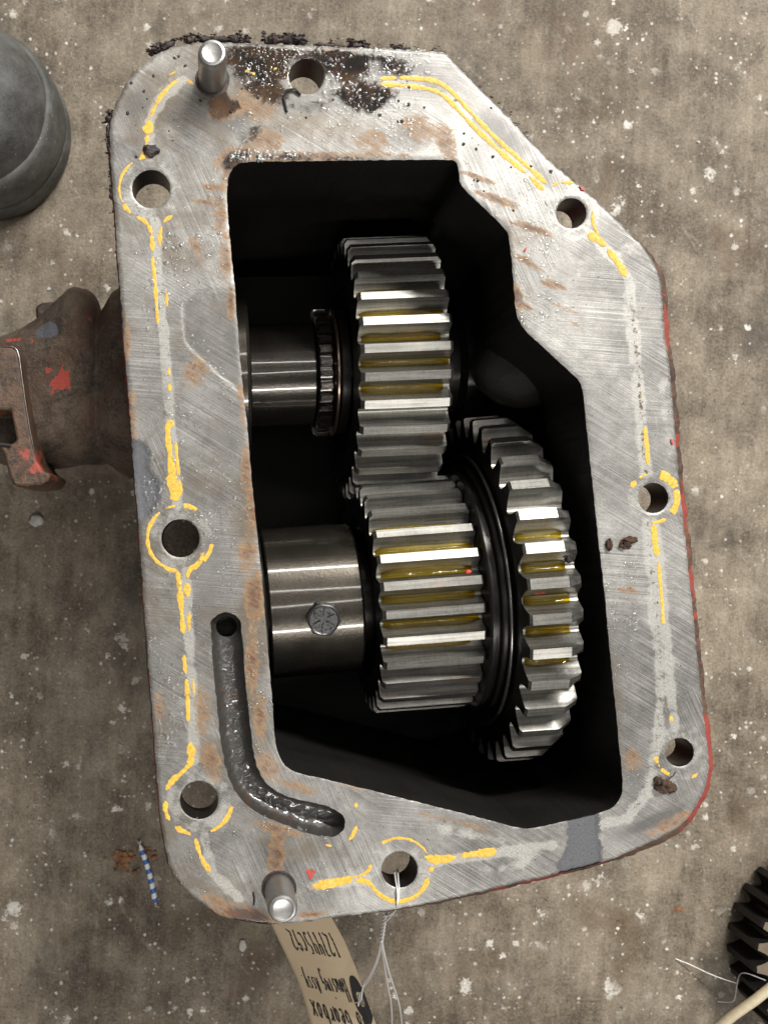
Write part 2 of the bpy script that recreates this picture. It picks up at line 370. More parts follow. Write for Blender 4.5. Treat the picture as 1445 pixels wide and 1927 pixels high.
def m_nose():
    t = NT('grimy_cast_iron'); c = t.co(); n1 = t.noise(c, .07, 7, .7, .4); n2 = t.noise(c, .9, 6, .75); n3 = t.noise(t.co(0, (1, 1, 1), (55, 20, 9)), .04, 6, .65, .4)
    col = t.mix(t.step(t.ma('ADD', t.ma('MULTIPLY', n1, .55), t.ma('MULTIPLY', n2, .45)), .38, .62), (.034, .024, .018), (.19, .140, .100))
    col = t.mix(t.step(n3, .48, .64, 0, .7), col, t.mix(n2, (.055, .026, .017), (.175, .085, .050)))
    bl = t.step(t.ma('ADD', t.at('bare'), t.ma('MULTIPLY', t.ma('SUBTRACT', t.noise(c, .3, 5, .7), .5), .6)), .45, .55); col = t.mix(bl, col, (.14, .15, .175))
    rd = t.step(t.ma('ADD', t.at('red'), t.ma('MULTIPLY', t.ma('SUBTRACT', t.noise(c, .45, 5, .75), .5), 1.7)), .50, .58); col = t.mix(rd, col, t.mix(n2, (.36, .050, .035), (.62, .115, .085)))
    return t.set(Base_Color=col, Roughness=t.mixf(rd, t.mixf(n2, .5, .8), .4), Normal=t.bump(t.ma('ADD', t.ma('MULTIPLY', n2, 1.2), n1), .9, 1.5))

M = dict(floor=m_floor(), flange=m_flange(), black=m_black(), dark=m_darksteel(), tooth=m_tooth(), shaft=m_shaft(),
         collar=m_shaft('oiled_collar_steel', (.030, .026, .021), (.100, .088, .070), .13), oil=m_oil(), drop=m_drop(), yellow=m_yellow(), groove=m_groove(), nose=m_nose(),
         skirt=m_cast('flaking_red_paint_on_rust', (.035, .022, .016), (.13, .075, .05), (.34, .062, .045), .20, 1.2, .7, .6),
         cake=m_cast('caked_black_grease', (.010, .008, .008), (.055, .036, .032), None, 0, 1.0, .35, .25),
         mud=m_cast('dry_brown_mud', (.022, .012, .008), (.095, .052, .030), None, 0, .8, .85, .35),
         rusty=m_cast('rusty_worn_steel', (.022, .013, .009), (.115, .064, .037), (.36, .07, .045), -.22, 1.0, .42, .6),
         pin=m_simple('polished_dowel_steel', (.40, .395, .385), .36, .9, .5, .5, .15, .06),
         bore=m_simple('dark_bore', (.030, .028, .026), .35, .5, .5, .6, .4, .3),
         bolt=m_simple('black_phosphate_steel', (.085, .084, .085), .34, .75, .5, .9, .5, .25),
         brass=m_simple('worn_bronze_ring', (.33, .25, .19), .25, .9, .5, .6, .3, .1),
         ring=m_simple('thin_steel_snap_wire', (.30, .29, .28), .25, .9),
         paper=m_simple('manila_card', (.50, .395, .265), .75, 0, .3, .12, .08, .1), ink=m_simple('black_marker_ink', (.012, .011, .012), .6),
         wire=m_simple('thin_tie_wire', (.75, .75, .74), .3, .25), rod=m_simple('pale_plastic_rod', (.52, .45, .31), .5, 0, .5, .3, .3, .2),
         red=m_simple('red_paint_flake', (.50, .05, .035), .45, 0, .5, .8, .3, .2), fibre=m_simple('black_fibre', (.012, .01, .01), .5),
         stone=m_simple('pale_grit', (.50, .48, .44), .8, 0, .3, .8, .3, .3), rust_flake=m_cast('orange_rust_flakes', (.10, .045, .02), (.30, .15, .07), None, 0, .6, .85, .6),
         loose=m_simple('greasy_dark_gear', (.016, .015, .014), .45, .3, .4, .3, .5, .3), loose_top=m_simple('tan_gear_face', (.17, .135, .095), .5, .3, .5, .3, .3, .2))
def m_rubber(name, a, b):
    t = NT(name); c = t.co(); n = t.noise(c, .05, 5, .7); f = t.noise(c, 1.2, 4, .8); sc = t.noise(t.co(.7, (.05, .9, .3)), 1.0, 4, .75)
    col = t.mix(t.step(t.ma('ADD', t.ma('MULTIPLY', n, .7), t.ma('MULTIPLY', f, .3)), .36, .66), a, b)
    col = t.mix(t.step(sc, .60, .74, 0, .5), col, (.20, .195, .18)); vo = t.voro(c, .35, None); sep = t.n('ShaderNodeSeparateColor'); t.put(sep.inputs[0], vo.outputs['Color'])
    col = t.mix(t.ma('MULTIPLY', t.step(vo.outputs['Distance'], .06, .14, 1, 0), t.step(sep.outputs[0], .75, .85)), col, (.36, .35, .32))
    return t.set(Base_Color=col, Roughness=t.mixf(f, .45, .7), Normal=t.bump(t.ma('ADD', f, n), .5, .5))
M['rubber'] = m_rubber('dusty_black_rubber_cap', (.030, .030, .030), (.105, .105, .100)); M['rubber2'] = m_rubber('scuffed_rubber_band', (.035, .036, .034), (.12, .12, .112))
def m_stripe():
    t = NT('blue_and_white_print'); c = t.co(); sp = t.n('ShaderNodeSeparateXYZ'); t.put(sp.inputs[0], c)
    v = t.ma('ADD', t.ma('MULTIPLY', sp.outputs[0], 1 / 5.6), t.ma('MULTIPLY', sp.outputs[1], .03))
    k = t.step(t.ma('FRACT', v), .50, .53); n = t.noise(c, .9, 3)
    return t.set(Base_Color=t.mix(k, t.mix(n, (.70, .71, .70), (.82, .83, .82)), (.035, .13, .42)), Roughness=.5)
M['stripe'] = m_stripe()

# ------------------------------------------------------------------ floor
S = 3000
fl = mesh_obj('floor', [(-S, -S, 0), (S, -S, 0), (S, S, 0), (-S, S, 0)], [(0, 1, 2, 3)], M['floor']); tag(fl, kind='structure')

# ================================================================== housing
OUT = [(206, 262), (208, 232), (216, 199), (239, 153), (276, 113), (312, 91), (352, 81), (400, 78), (480, 81), (669, 88), (826, 95), (841, 100), (850, 112),
       (905, 168), (960, 222), (1014, 283), (1061, 326), (1108, 364), (1168, 419), (1210, 462), (1228, 488), (1243, 520), (1248, 572), (1251, 628), (1259, 677),
       (1265, 745), (1271, 813), (1277, 890), (1282, 942), (1289, 1005), (1300, 1111), (1308, 1187), (1315, 1260), (1322, 1329), (1331, 1398), (1335, 1440), (1330, 1475),
       (1317, 1507), (1292, 1545), (1255, 1572), (1200, 1597), (1141, 1622), (1043, 1647), (960, 1665), (900, 1680), (800, 1703), (700, 1719), (625, 1727),
       (570, 1736), (511, 1741), (477, 1738), (425, 1729), (394, 1711), (349, 1677), (321, 1639), (311, 1600), (302, 1538), (295, 1462), (291, 1400),
       (286, 1335), (276, 1209), (266, 1060), (259, 960), (254, 912), (246, 796), (236, 679), (229, 580), (221, 480), (217, 415), (211, 332)]
APE = [(427, 360), (430, 330), (442, 311), (462, 303), (560, 303), (680, 301), (800, 300), (848, 300), (858, 304), (863, 317), (866, 347), (880, 361), (953, 432), (958, 446), (962, 479), (966, 529),
       (970, 584), (977, 607), (995, 629), (1084, 709), (1095, 726), (1099, 756), (1107, 838), (1116, 921), (1125, 1007), (1137, 1114), (1146, 1208), (1156, 1311), (1163, 1381),
       (1170, 1450), (1172, 1480), (1169, 1500), (1159, 1515), (1141, 1527), (1062, 1546), (1005, 1559), (988, 1560), (968, 1557), (900, 1538), (700, 1488), (615, 1467), (567, 1457), (541, 1446), (527, 1428),
       (518, 1400), (512, 1313), (506, 1242), (499, 1158), (492, 1075), (484, 1003), (477, 932), (471, 872), (464, 781), (455, 711), (445, 573), (435, 469), (428, 400)]
SLOT = [(395, 1178), (400, 1164), (411, 1155), (425, 1152), (441, 1155), (451, 1164), (455, 1178), (461, 1271), (469, 1343), (478, 1426), (494, 1467), (523, 1493), (571, 1507), (619, 1517), (642, 1530), (652, 1550),
        (641, 1570), (619, 1576), (583, 1570), (547, 1556), (494, 1536), (459, 1512), (432, 1474), (418, 1414), (411, 1355), (404, 1283)]
HOLES = [(285, 355, 36), (577, 143, 33), (1075, 400.5, 28.5), (1229, 937, 28.5), (1278.5, 1416, 27), (375, 1506, 36), (752, 1637, 34), (340, 1013, 36)]
PINS = [(400, 150, 26), (525, 1671, 27)]

def jitter(poly, amp, f):
    nn = np.array([[mnoise.noise(Vector((p[0] * f, p[1] * f, 3.3))), mnoise.noise(Vector((p[0] * f, p[1] * f, 9.1)))] for p in poly]); return poly + nn * amp
out_l = jitter(resample(chaikin(OUT, 1), 5.0), 2.2, .11)
ape_l = jitter(resample(chaikin(APE, 1), 4.0), 1.2, .09)
slot_l = jitter(resample(chaikin(SLOT, 2), 4.0), 2.0, .10)
hole_l = [circle(*h, 56) for h in HOLES]; hole_l2 = [circle(h[0], h[1], h[2] + 1.6, 56) for h in HOLES]
POCKET = [(342, 549), (438, 541), (458, 560), (470, 750), (455, 744), (365, 664), (350, 648), (344, 632)]
CASTP = [[(1066, 1530), (1126, 1520), (1130, 1580), (1136, 1640), (1045, 1665), (1048, 1625), (1066, 1590)], [(240, 828), (272, 826), (285, 850), (282, 880), (300, 905), (304, 940), (280, 975), (262, 985), (250, 900)]]
PTCH = [(343, 160)]

housing = thing('gearbox_housing', 'worn cast iron gearbox housing with machined flange open upward on the concrete', 'gearbox', (0, 0, 0))

# ---- machined face as one fine sheet
g = 4.6
xs, ys = np.meshgrid(np.arange(195, 1350, g), np.arange(65, 1755, g)); xs = xs + rng.uniform(-1.2, 1.2, xs.shape) + (np.arange(xs.shape[0]) % 2)[:, None] * g / 2; ys = ys + rng.uniform(-1.2, 1.2, ys.shape)
X, Y = xs.ravel(), ys.ravel()
def on_face(x, y):
    r = inside(out_l, x, y) & ~inside(ape_l, x, y) & ~inside(slot_l, x, y)
    for h in HOLES: r &= (np.hypot(x - h[0], y - h[1]) > h[2])
    return r
k = on_face(X, Y) & (dist_line(out_l, X, Y, True) > 2.2) & (dist_line(ape_l, X, Y, True) > 2.2) & (dist_line(slot_l, X, Y, True) > 2.2)
for h in HOLES: k &= (np.hypot(X - h[0], Y - h[1]) > h[2] + 3.2)
pts = np.stack([X[k], Y[k]], 1)
pk_l = resample(chaikin(POCKET, 1), 5); pk_l = pk_l[inside(out_l, pk_l[:, 0], pk_l[:, 1]) & ~inside(ape_l, pk_l[:, 0], pk_l[:, 1])]
pk_in = offset_poly(resample(chaikin(POCKET, 1), 5), -1.3); pk_in = pk_in[on_face(pk_in[:, 0], pk_in[:, 1])]
pts = np.concatenate([pts[dist_line(resample(chaikin(POCKET, 1), 5), pts[:, 0], pts[:, 1], True) > 2.5], pk_l, pk_in])
vv, ff = cdt([out_l, ape_l, slot_l] + hole_l + hole_l2, pts, lambda x, y: inside(out_l, x, y) & ~inside(ape_l, x, y) & ~inside(slot_l, x, y) & np.all([np.hypot(x - h[0], y - h[1]) > h[2] * .995 for h in HOLES], 0))
ff = tri_up(vv, ff); X, Y = vv[:, 0], vv[:, 1]
dz = np.zeros(len(vv))
pk_c = resample(chaikin(POCKET, 1), 5); dpk = np.where(inside(pk_c, X, Y), dist_line(pk_c, X, Y, True), 0); dz -= .09 * np.clip(dpk / 1.3, 0, 1)
castm = np.zeros(len(vv))
for cp in CASTP:
    ins = inside(cp, X, Y); d = dist_line(cp, X, Y, True); castm = np.maximum(castm, np.clip(.5 + np.where(ins, d, -d) / 22, 0, 1)); dz -= np.where(ins, .7 * np.clip(d / 9, 0, 1), 0)
for h in HOLES:
    d = np.hypot(X - h[0], Y - h[1]) - h[2]; dz -= np.where(d < .4, .28, 0)
eo = dist_line(out_l, X, Y, True); dz -= np.where(eo < 1.0, .5, 0)
ea = dist_line(ape_l, X, Y, True); dz -= np.where(ea < 1.0, .25, 0)
dz += .05 * np.sin(X * .01) * np.cos(Y * .013)
co = np.stack([(X - NX) * (ZC - ZF) / FPX, (NY - Y) * (ZC - ZF) / FPX, ZF + dz], 1)
face = mesh_obj('machined_face', co, [tuple(int(i) for i in f) for f in ff], M['flange'], housing, 180)

def blob(x, y, rx, ry, a=0.0, s=1.0):
    ca, sa = math.cos(math.radians(a)), math.sin(math.radians(a)); u = (X - x) * ca + (Y - y) * sa; w = -(X - x) * sa + (Y - y) * ca
    return s * np.exp(-((u / rx) ** 2 + (w / ry) ** 2))
def blobs(L):
    r = np.zeros(len(X))
    for b in L: r = np.maximum(r, blob(*b))
    return r
rust = blobs([(445, 295, 45, 22, -20, .85), (430, 325, 14, 28, 0, .8), (560, 294, 110, 10, 0, .75), (500, 265, 40, 26, 0, .55), (680, 292, 120, 9, 0, .5), (405, 352, 34, 9, 5, .7), (385, 380, 30, 6, 8, .6), (415, 410, 16, 40, 0, .55), (408, 380, 16, 14, 20, .6),
              (425, 480, 14, 60, 0, .6), (370, 470, 12, 40, -25, .5), (435, 570, 9, 40, 0, .75), (480, 200, 60, 40, 20, .5), (420, 215, 30, 15, 0, .75), (840, 270, 22, 50, -15, .55), (790, 240, 50, 35, 30, .45), (700, 265, 45, 28, 0, .45),
              (900, 335, 40, 8, 20, .6), (935, 375, 45, 9, 20, .75), (1000, 430, 42, 8, 20, .85), (995, 495, 40, 10, 30, .6), (1040, 535, 30, 10, 20, .65), (975, 560, 9, 28, -10, .95), (985, 575, 22, 8, 30, .6), (1060, 580, 40, 8, 20, .45), (1080, 610, 30, 7, 25, .45),
              (455, 760, 10, 60, -5, .5), (465, 880, 14, 60, 0, .6), (475, 960, 14, 60, 0, .7), (465, 1050, 24, 50, 0, .55), (480, 1120, 22, 60, 0, .75), (475, 1250, 16, 80, 0, .6), (490, 1350, 16, 60, 0, .6), (505, 1440, 24, 40, -30, .55), (520, 1610, 18, 60, 5, .72),
              (460, 1725, 60, 22, 15, 1.05), (410, 1700, 40, 16, 35, .6), (395, 1430, 22, 50, -20, .6), (380, 1340, 20, 70, 0, .5), (300, 1330, 14, 40, 0, .5), (395, 1450, 30, 14, 40, .5), (520, 1560, 60, 12, 15, .6), (560, 1480, 60, 12, 20, .55),
              (1180, 1110, 26, 8, 10, .6), (1160, 1200, 20, 6, 0, .3), (1190, 1430, 22, 30, 0, .5), (280, 290, 30, 20, 0, .4), (250, 800, 14, 100, -3, .45), (370, 700, 30, 40, 30, .5), (240, 640, 10, 60, 0, .5), (620, 100, 80, 12, 0, .45), (590, 1720, 40, 8, -5, .65), (1260, 1550, 60, 14, -25, .6), (850, 1545, 120, 7, 14, .4), (660, 1480, 50, 8, 14, .4)])
oil = blobs([(480, 118, 75, 42, 10, 1.0), (500, 165, 55, 36, 30, .85), (640, 120, 75, 36, 12, .95), (685, 180, 65, 36, 0, 1.0), (600, 105, 160, 14, 3, .8), (410, 200, 26, 36, 0, 1.0), (420, 205, 50, 22, 0, .80), (590, 200, 60, 18, 0, .62), (740, 130, 60, 30, 0, .62), (480, 250, 40, 20, 0, .5), (445, 300, 34, 14, -25, .85), (520, 296, 80, 8, 0, .7), (640, 298, 90, 6, 0, .55), (480, 130, 50, 36, 20, .72), (450, 100, 60, 12, 5, .6), (408, 205, 26, 26, 0, .8), (400, 180, 18, 26, 0, .5), (440, 210, 70, 10, 0, .5), (650, 140, 60, 30, 10, .70), (690, 185, 44, 24, 0, .70), (620, 110, 70, 16, 8, .66), (560, 200, 60, 10, 0, .5), (440, 310, 26, 14, -25, .72), (700, 110, 60, 12, 0, .55),
             (740, 125, 45, 14, 0, .5), (520, 185, 30, 20, 0, .48), (860, 190, 22, 10, 40, .45), (1060, 240, 20, 6, 40, .0), (480, 1735, 60, 7, 8, .8), (560, 300, 100, 5, 0, .5)])
soil = blobs([(480, 118, 75, 42, 10, 1.0), (500, 165, 55, 36, 30, .85), (640, 120, 75, 36, 12, .95), (685, 180, 65, 36, 0, 1.0), (600, 105, 160, 14, 3, .8), (410, 200, 26, 36, 0, 1.0), (420, 205, 50, 22, 0, .80), (590, 200, 60, 18, 0, .62), (740, 130, 60, 30, 0, .62), (480, 250, 40, 20, 0, .5), (445, 300, 34, 14, -25, .85), (520, 296, 80, 8, 0, .7), (640, 298, 90, 6, 0, .55), (420, 215, 60, 40, 0, .8), (600, 180, 160, 50, 0, .5), (800, 150, 120, 50, 20, .6), (940, 250, 90, 40, 42, .65), (1020, 330, 60, 30, 42, .5), (760, 260, 120, 40, 0, .5), (300, 760, 60, 160, -5, .4), (430, 830, 50, 90, 0, .45), (250, 200, 40, 60, 20, .55), (330, 860, 60, 60, 0, .35), (400, 1100, 70, 160, -5, .45),
             (450, 1350, 60, 200, 0, .45), (520, 1560, 120, 30, 18, .45), (400, 1640, 60, 60, 30, .4), (890, 290, 40, 60, 0, .45), (1000, 520, 60, 120, 0, .35), (1110, 820, 40, 160, -5, .40), (1145, 1300, 40, 180, -5, .45), (1230, 1545, 90, 18, -25, .75), (1185, 1450, 40, 60, 0, .5), (300, 1250, 30, 250, -4, .35), (470, 1720, 60, 30, 10, .6), (1180, 960, 12, 200, -5, .3), (980, 1660, 70, 12, -12, .5), (440, 640, 50, 70, 0, .6)])
# gasket print (pale strips) along the sealing line
STRIPS = [[(293, 418), (297, 520), (310, 640), (321, 780), (331, 900), (334, 950)], [(351, 1075), (354, 1150), (359, 1250), (363, 1340), (366, 1430)], [(385, 1572), (398, 1640), (450, 1690)], [(281, 292), (283, 230), (305, 185), (345, 150)],
          [(720, 156), (800, 160), (850, 186), (925, 262), (1000, 338), (1035, 372)], [(1115, 445), (1160, 490), (1183, 530), (1192, 620), (1202, 740), (1213, 830), (1220, 890)], [(1232, 985), (1243, 1090), (1253, 1220), (1264, 1330), (1270, 1368)], [(690, 1655), (585, 1668)], [(815, 1622), (930, 1606), (1040, 1590)]]
pale = np.zeros(len(X))
for sp in STRIPS: pale = np.maximum(pale, np.clip(1.25 - dist_line(sp, X, Y) / 14, 0, .8))
for h, r in zip(HOLES, (58, 50, 52, 50, 56, 60, 60, 60)): pale = np.maximum(pale, np.clip((r + 6 - np.hypot(X - h[0], Y - h[1])) / 14, 0, .50))
pale = np.maximum(pale, .75 * np.clip(1.3 - dist_line([(1178, 560), (1195, 700), (1205, 830), (1212, 890)], X, Y) / 16, 0, 1))
pale = np.maximum(pale, .8 * np.clip(1.3 - dist_line([(1215, 985), (1228, 1120), (1240, 1250), (1240, 1380), (1225, 1480), (1180, 1540), (1120, 1555)], X, Y) / 16, 0, 1))
pale = np.maximum(pale, blobs([(1000, 1600, 70, 26, -10, .75), (880, 1570, 90, 16, 14, .7), (960, 1630, 110, 16, -12, .6), (1230, 1460, 30, 50, 20, .6), (1190, 470, 60, 20, 40, .5), (1110, 520, 80, 40, 40, .45), (330, 150, 60, 40, -30, .55), (300, 250, 30, 80, 0, .45), (560, 150, 50, 50, 0, .45), (1270, 1330, 24, 200, -4, .45), (1250, 760, 14, 160, -4, .55), (520, 1640, 32, 26, 0, .6)]))
pale = np.maximum(pale, .16 * np.clip((X - 900) / 300, 0, 1) * np.clip((Y - 350) / 300, 0, 1))  # broad paler tone growing toward the lower right, apart from the print
crust = .62 * np.clip(1.2 - dist_line([(1187, 560), (1200, 690), (1207, 800), (1216, 890)], X, Y) / 9, 0, 1)
crust = np.maximum(crust, .5 * np.clip(1.2 - dist_line([(1218, 985), (1232, 1120), (1243, 1250), (1238, 1400), (1190, 1535)], X, Y) / 12, 0, 1))
crust = np.maximum(crust, blobs([(880, 1555, 110, 10, 14, .5), (980, 1610, 50, 22, 0, .45), (620, 1475, 60, 10, 14, .45), (330, 200, 60, 90, 0, .18), (470, 1100, 20, 300, -4, .25)]))
soil = np.maximum(soil, .48 * np.clip(dpk / 6, 0, 1)); rust = np.where(rust > .25, rust + .27, rust)
film = blobs([(470, 960, 50, 120, 0, .55), (480, 1180, 40, 160, 0, .6), (450, 1350, 70, 160, 0, .5), (520, 1580, 140, 40, 18, .5), (420, 560, 60, 150, 0, .4), (400, 800, 60, 120, 0, .35), (600, 240, 200, 60, 0, .45), (480, 180, 120, 80, 0, .5), (800, 230, 100, 80, 0, .4), (960, 470, 60, 120, 0, .42), (1140, 1250, 40, 220, -5, .35), (270, 850, 40, 200, -3, .4), (250, 250, 50, 90, 0, .35), (430, 1680, 90, 50, 20, .55), (900, 1560, 160, 24, 10, .4), (300, 1350, 30, 160, 0, .4), (1240, 1540, 90, 30, -25, .4)])
film = np.maximum(film * 1.45, .42 * np.clip((640 - X) / 250, 0, 1)); soil = np.maximum(soil * 1.12, .30 * np.clip((620 - X) / 250, 0, 1) * np.clip((Y - 300) / 200, 0, 1))
attr(face, 'film', film)
for nme, a in (('rust', rust), ('oil', oil), ('soil', soil), ('pale', pale), ('crust', crust), ('cast', castm)): attr(face, nme, a)

# ---- rough cast skirt round the flange, underside, body walls
def ring3(poly, z): return [P2 for P2 in [((x - NX) * .2, (NY - y) * .2, z if np.isscalar(z) else z[i]) for i, (x, y) in enumerate(poly)]]
cx = out_l[:, 0]; cy = out_l[:, 1]
flare = 3.5 + 12 * np.clip((cx - 1150) / 80, 0, 1) * np.clip((cy - 430) / 80, 0, 1) + 7 * np.clip((cy - 1500) / 150, 0, 1) * np.clip((cx - 640) / 300, 0, 1)
flare = flare + np.array([fbm(x * .035, y * .035, 1.0) for x, y in out_l]) * (1.2 + flare * .16)
rings = [ring3(out_l, ZF - .5), ring3(offset_poly(out_l, flare * .75), ZF - 1.8), ring3(offset_poly(out_l, flare), ZF - 4.0), ring3(offset_poly(out_l, flare * 1.0 + 1), ZF - 9), ring3(offset_poly(out_l, flare * .9), ZF - 14)]
V, F = bridge(rings); sk = mesh_obj('cast_flange_edge', V, F, M['skirt'], housing, 60); fix_normals(sk)
body = resample(offset_poly(resample(chaikin(APE, 1), 14), 40), 14)
under_out = offset_poly(out_l, flare * .9)
vv2, ff2 = cdt([under_out, body] + hole_l, np.zeros((0, 2)), lambda x, y: inside(under_out, x, y) & ~inside(body, x, y) & np.all([np.hypot(x - h[0], y - h[1]) > h[2] * .995 for h in HOLES], 0))
mesh_obj('flange_underside', [((x - NX) * .2, (NY - y) * .2, ZF - 14) for x, y in vv2], [tuple(int(i) for i in f) for f in ff2], M['skirt'], housing)
V, F = bridge([ring3(body, ZF - 14.0), ring3(body, ZF - 40), ring3(offset_poly(body, -8), ZF - 90), ring3(offset_poly(body, -10), 0.0)])
F.append(tuple(range(len(V) - len(body), len(V)))); ow = mesh_obj('outer_wall', V, F, M['skirt'], housing, 50); fix_normals(ow)
ap2 = resample(chaikin(APE, 1), 10)
V, F = bridge([ring3(ape_l, ZF - .25), ring3(ape_l, ZF - 1.5)] + [ring3(ape_l + np.array([[fbm(p[0] * .02, p[1] * .02, zz * .05), fbm(p[0] * .02, p[1] * .02, 9 + zz * .05)] for p in ape_l]) * 2.0, ZF - zz) for zz in (6, 18, 30, 42)] +
              [ring3(offset_poly(ape_l, 14), ZF - 47), ring3(offset_poly(ape_l, 18), ZF - 100), ring3(offset_poly(ape_l, 12), 10)])
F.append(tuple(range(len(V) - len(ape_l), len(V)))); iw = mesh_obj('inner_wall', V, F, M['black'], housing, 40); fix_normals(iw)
# bolt hole bores
for h, lp in zip(HOLES, hole_l):
    V, F = bridge([ring3(lp, ZF - .28), ring3(lp, ZF - 14)]); b = mesh_obj('bolt_hole_bore', V, F, M['bore'], housing, 40)
# dowel pins
def lathe_z(prof, n=40):
    return bridge([[(r * math.cos(a), r * math.sin(a), z) for a in [2 * math.pi * i / n for i in range(n)]] for r, z in prof])
for i, (x, y, r) in enumerate(PINS):
    R = r * .2; p = P(x, y, ZF)
    V, F = lathe_z([(R, -12), (R, 17.2), (R * .97, 18.2), (R * .86, 19.0), (R * .70, 19.25), (R * .62, 19.05), (.01, 19.0)])
    d = mesh_obj('dowel_pin', V, F, M['pin'], housing, 30, loc=p)
    V, F = lathe_z([(R, .05), (R + .7, .3), (R + 1.1, .08), (R + 1.3, .02)]); mesh_obj('oil_meniscus', V, F, M['cake'], d, 60)
# oil channel
sx, sy = np.meshgrid(np.arange(385, 665, 3.4), np.arange(1145, 1585, 3.4)); sx = sx.ravel() + rng.uniform(-.8, .8, sx.size); sy = sy.ravel() + rng.uniform(-.8, .8, sy.size)
hc = circle(427, 1182, 20, 36)
k = inside(slot_l, sx, sy) & (dist_line(slot_l, sx, sy, True) > 1.5) & (np.hypot(sx - 427, sy - 1182) > 22)
vs, fs = cdt([slot_l, hc], np.stack([sx[k], sy[k]], 1), lambda x, y: inside(slot_l, x, y) & (np.hypot(x - 427, y - 1182) > 19.9))
fs = tri_up(vs, fs); d = dist_line(slot_l, vs[:, 0], vs[:, 1], True); e = np.clip(d / 21, 0, 1)
zz = -.25 - 7.0 * np.sqrt(1 - (1 - e) ** 2) * (1 + .08 * np.array([fbm(a * .06, b * .06, 4.0) for a, b in vs]))
gr = mesh_obj('oil_channel', np.stack([(vs[:, 0] - NX) * .2, (NY - vs[:, 1]) * .2, ZF + zz], 1), [tuple(int(i) for i in f) for f in fs], M['groove'], housing, 180)
V, F = bridge([[((a - NX) * .2, (NY - b) * .2, ZF - 6.9) for a, b in hc], [((a - NX) * .2, (NY - b) * .2, ZF - 13.6) for a, b in hc]]); F.append(tuple(range(36, 72))); mesh_obj('channel_port', V, F, M['black'], gr, 40)

# ---- yellow sealant traces: broken films squeezed along the gasket edges
def ribbon(path, w, gap=0.35, seed=0.0, z=.06):
    p = resample(chaikin(path, 2, False), 2.2, False); V = []; F = []; last = False
    for i, q in enumerate(p):
        t = p[min(i + 1, len(p) - 1)] - p[max(i - 1, 0)]; t = t / (np.linalg.norm(t) + 1e-9); nrm = np.array([-t[1], t[0]])
        a = fbm(q[0] * .035 + seed, q[1] * .035, 2.0, 3); b = mnoise.noise(Vector((q[0] * .22, q[1] * .22, seed))); c = mnoise.noise(Vector((q[0] * .22, q[1] * .22, seed + 5)))
        on = (a * .8 + .55) > gap and 0 < i < len(p) - 1
        hw = w * .56 * max(.2, .85 + .6 * a) * max(.18, min(1, (a * .8 + .55 - gap) * 7)) * max(.25, min(1, min(i, len(p) - 1 - i) / 4)); l = q + nrm * hw * (1 + .35 * b); r = q - nrm * hw * (1 + .35 * c)
        if on:
            m = (l + r) / 2
            for s_, zz_ in ((l, .03), (m, z + .12), (r, .03)): V.append(((s_[0] - NX) * .2, (NY - s_[1]) * .2, ZF + zz_ + .04))
            if last:
                n = len(V); F += [(n - 6, n - 5, n - 2, n - 3), (n - 5, n - 4, n - 1, n - 2)]
        last = on
    return V, F
def arc(cx, cy, r, a0, a1, n=20): return [(cx + r * math.cos(math.radians(a0 + (a1 - a0) * i / n)), cy + r * math.sin(math.radians(a0 + (a1 - a0) * i / n))) for i in range(n + 1)]
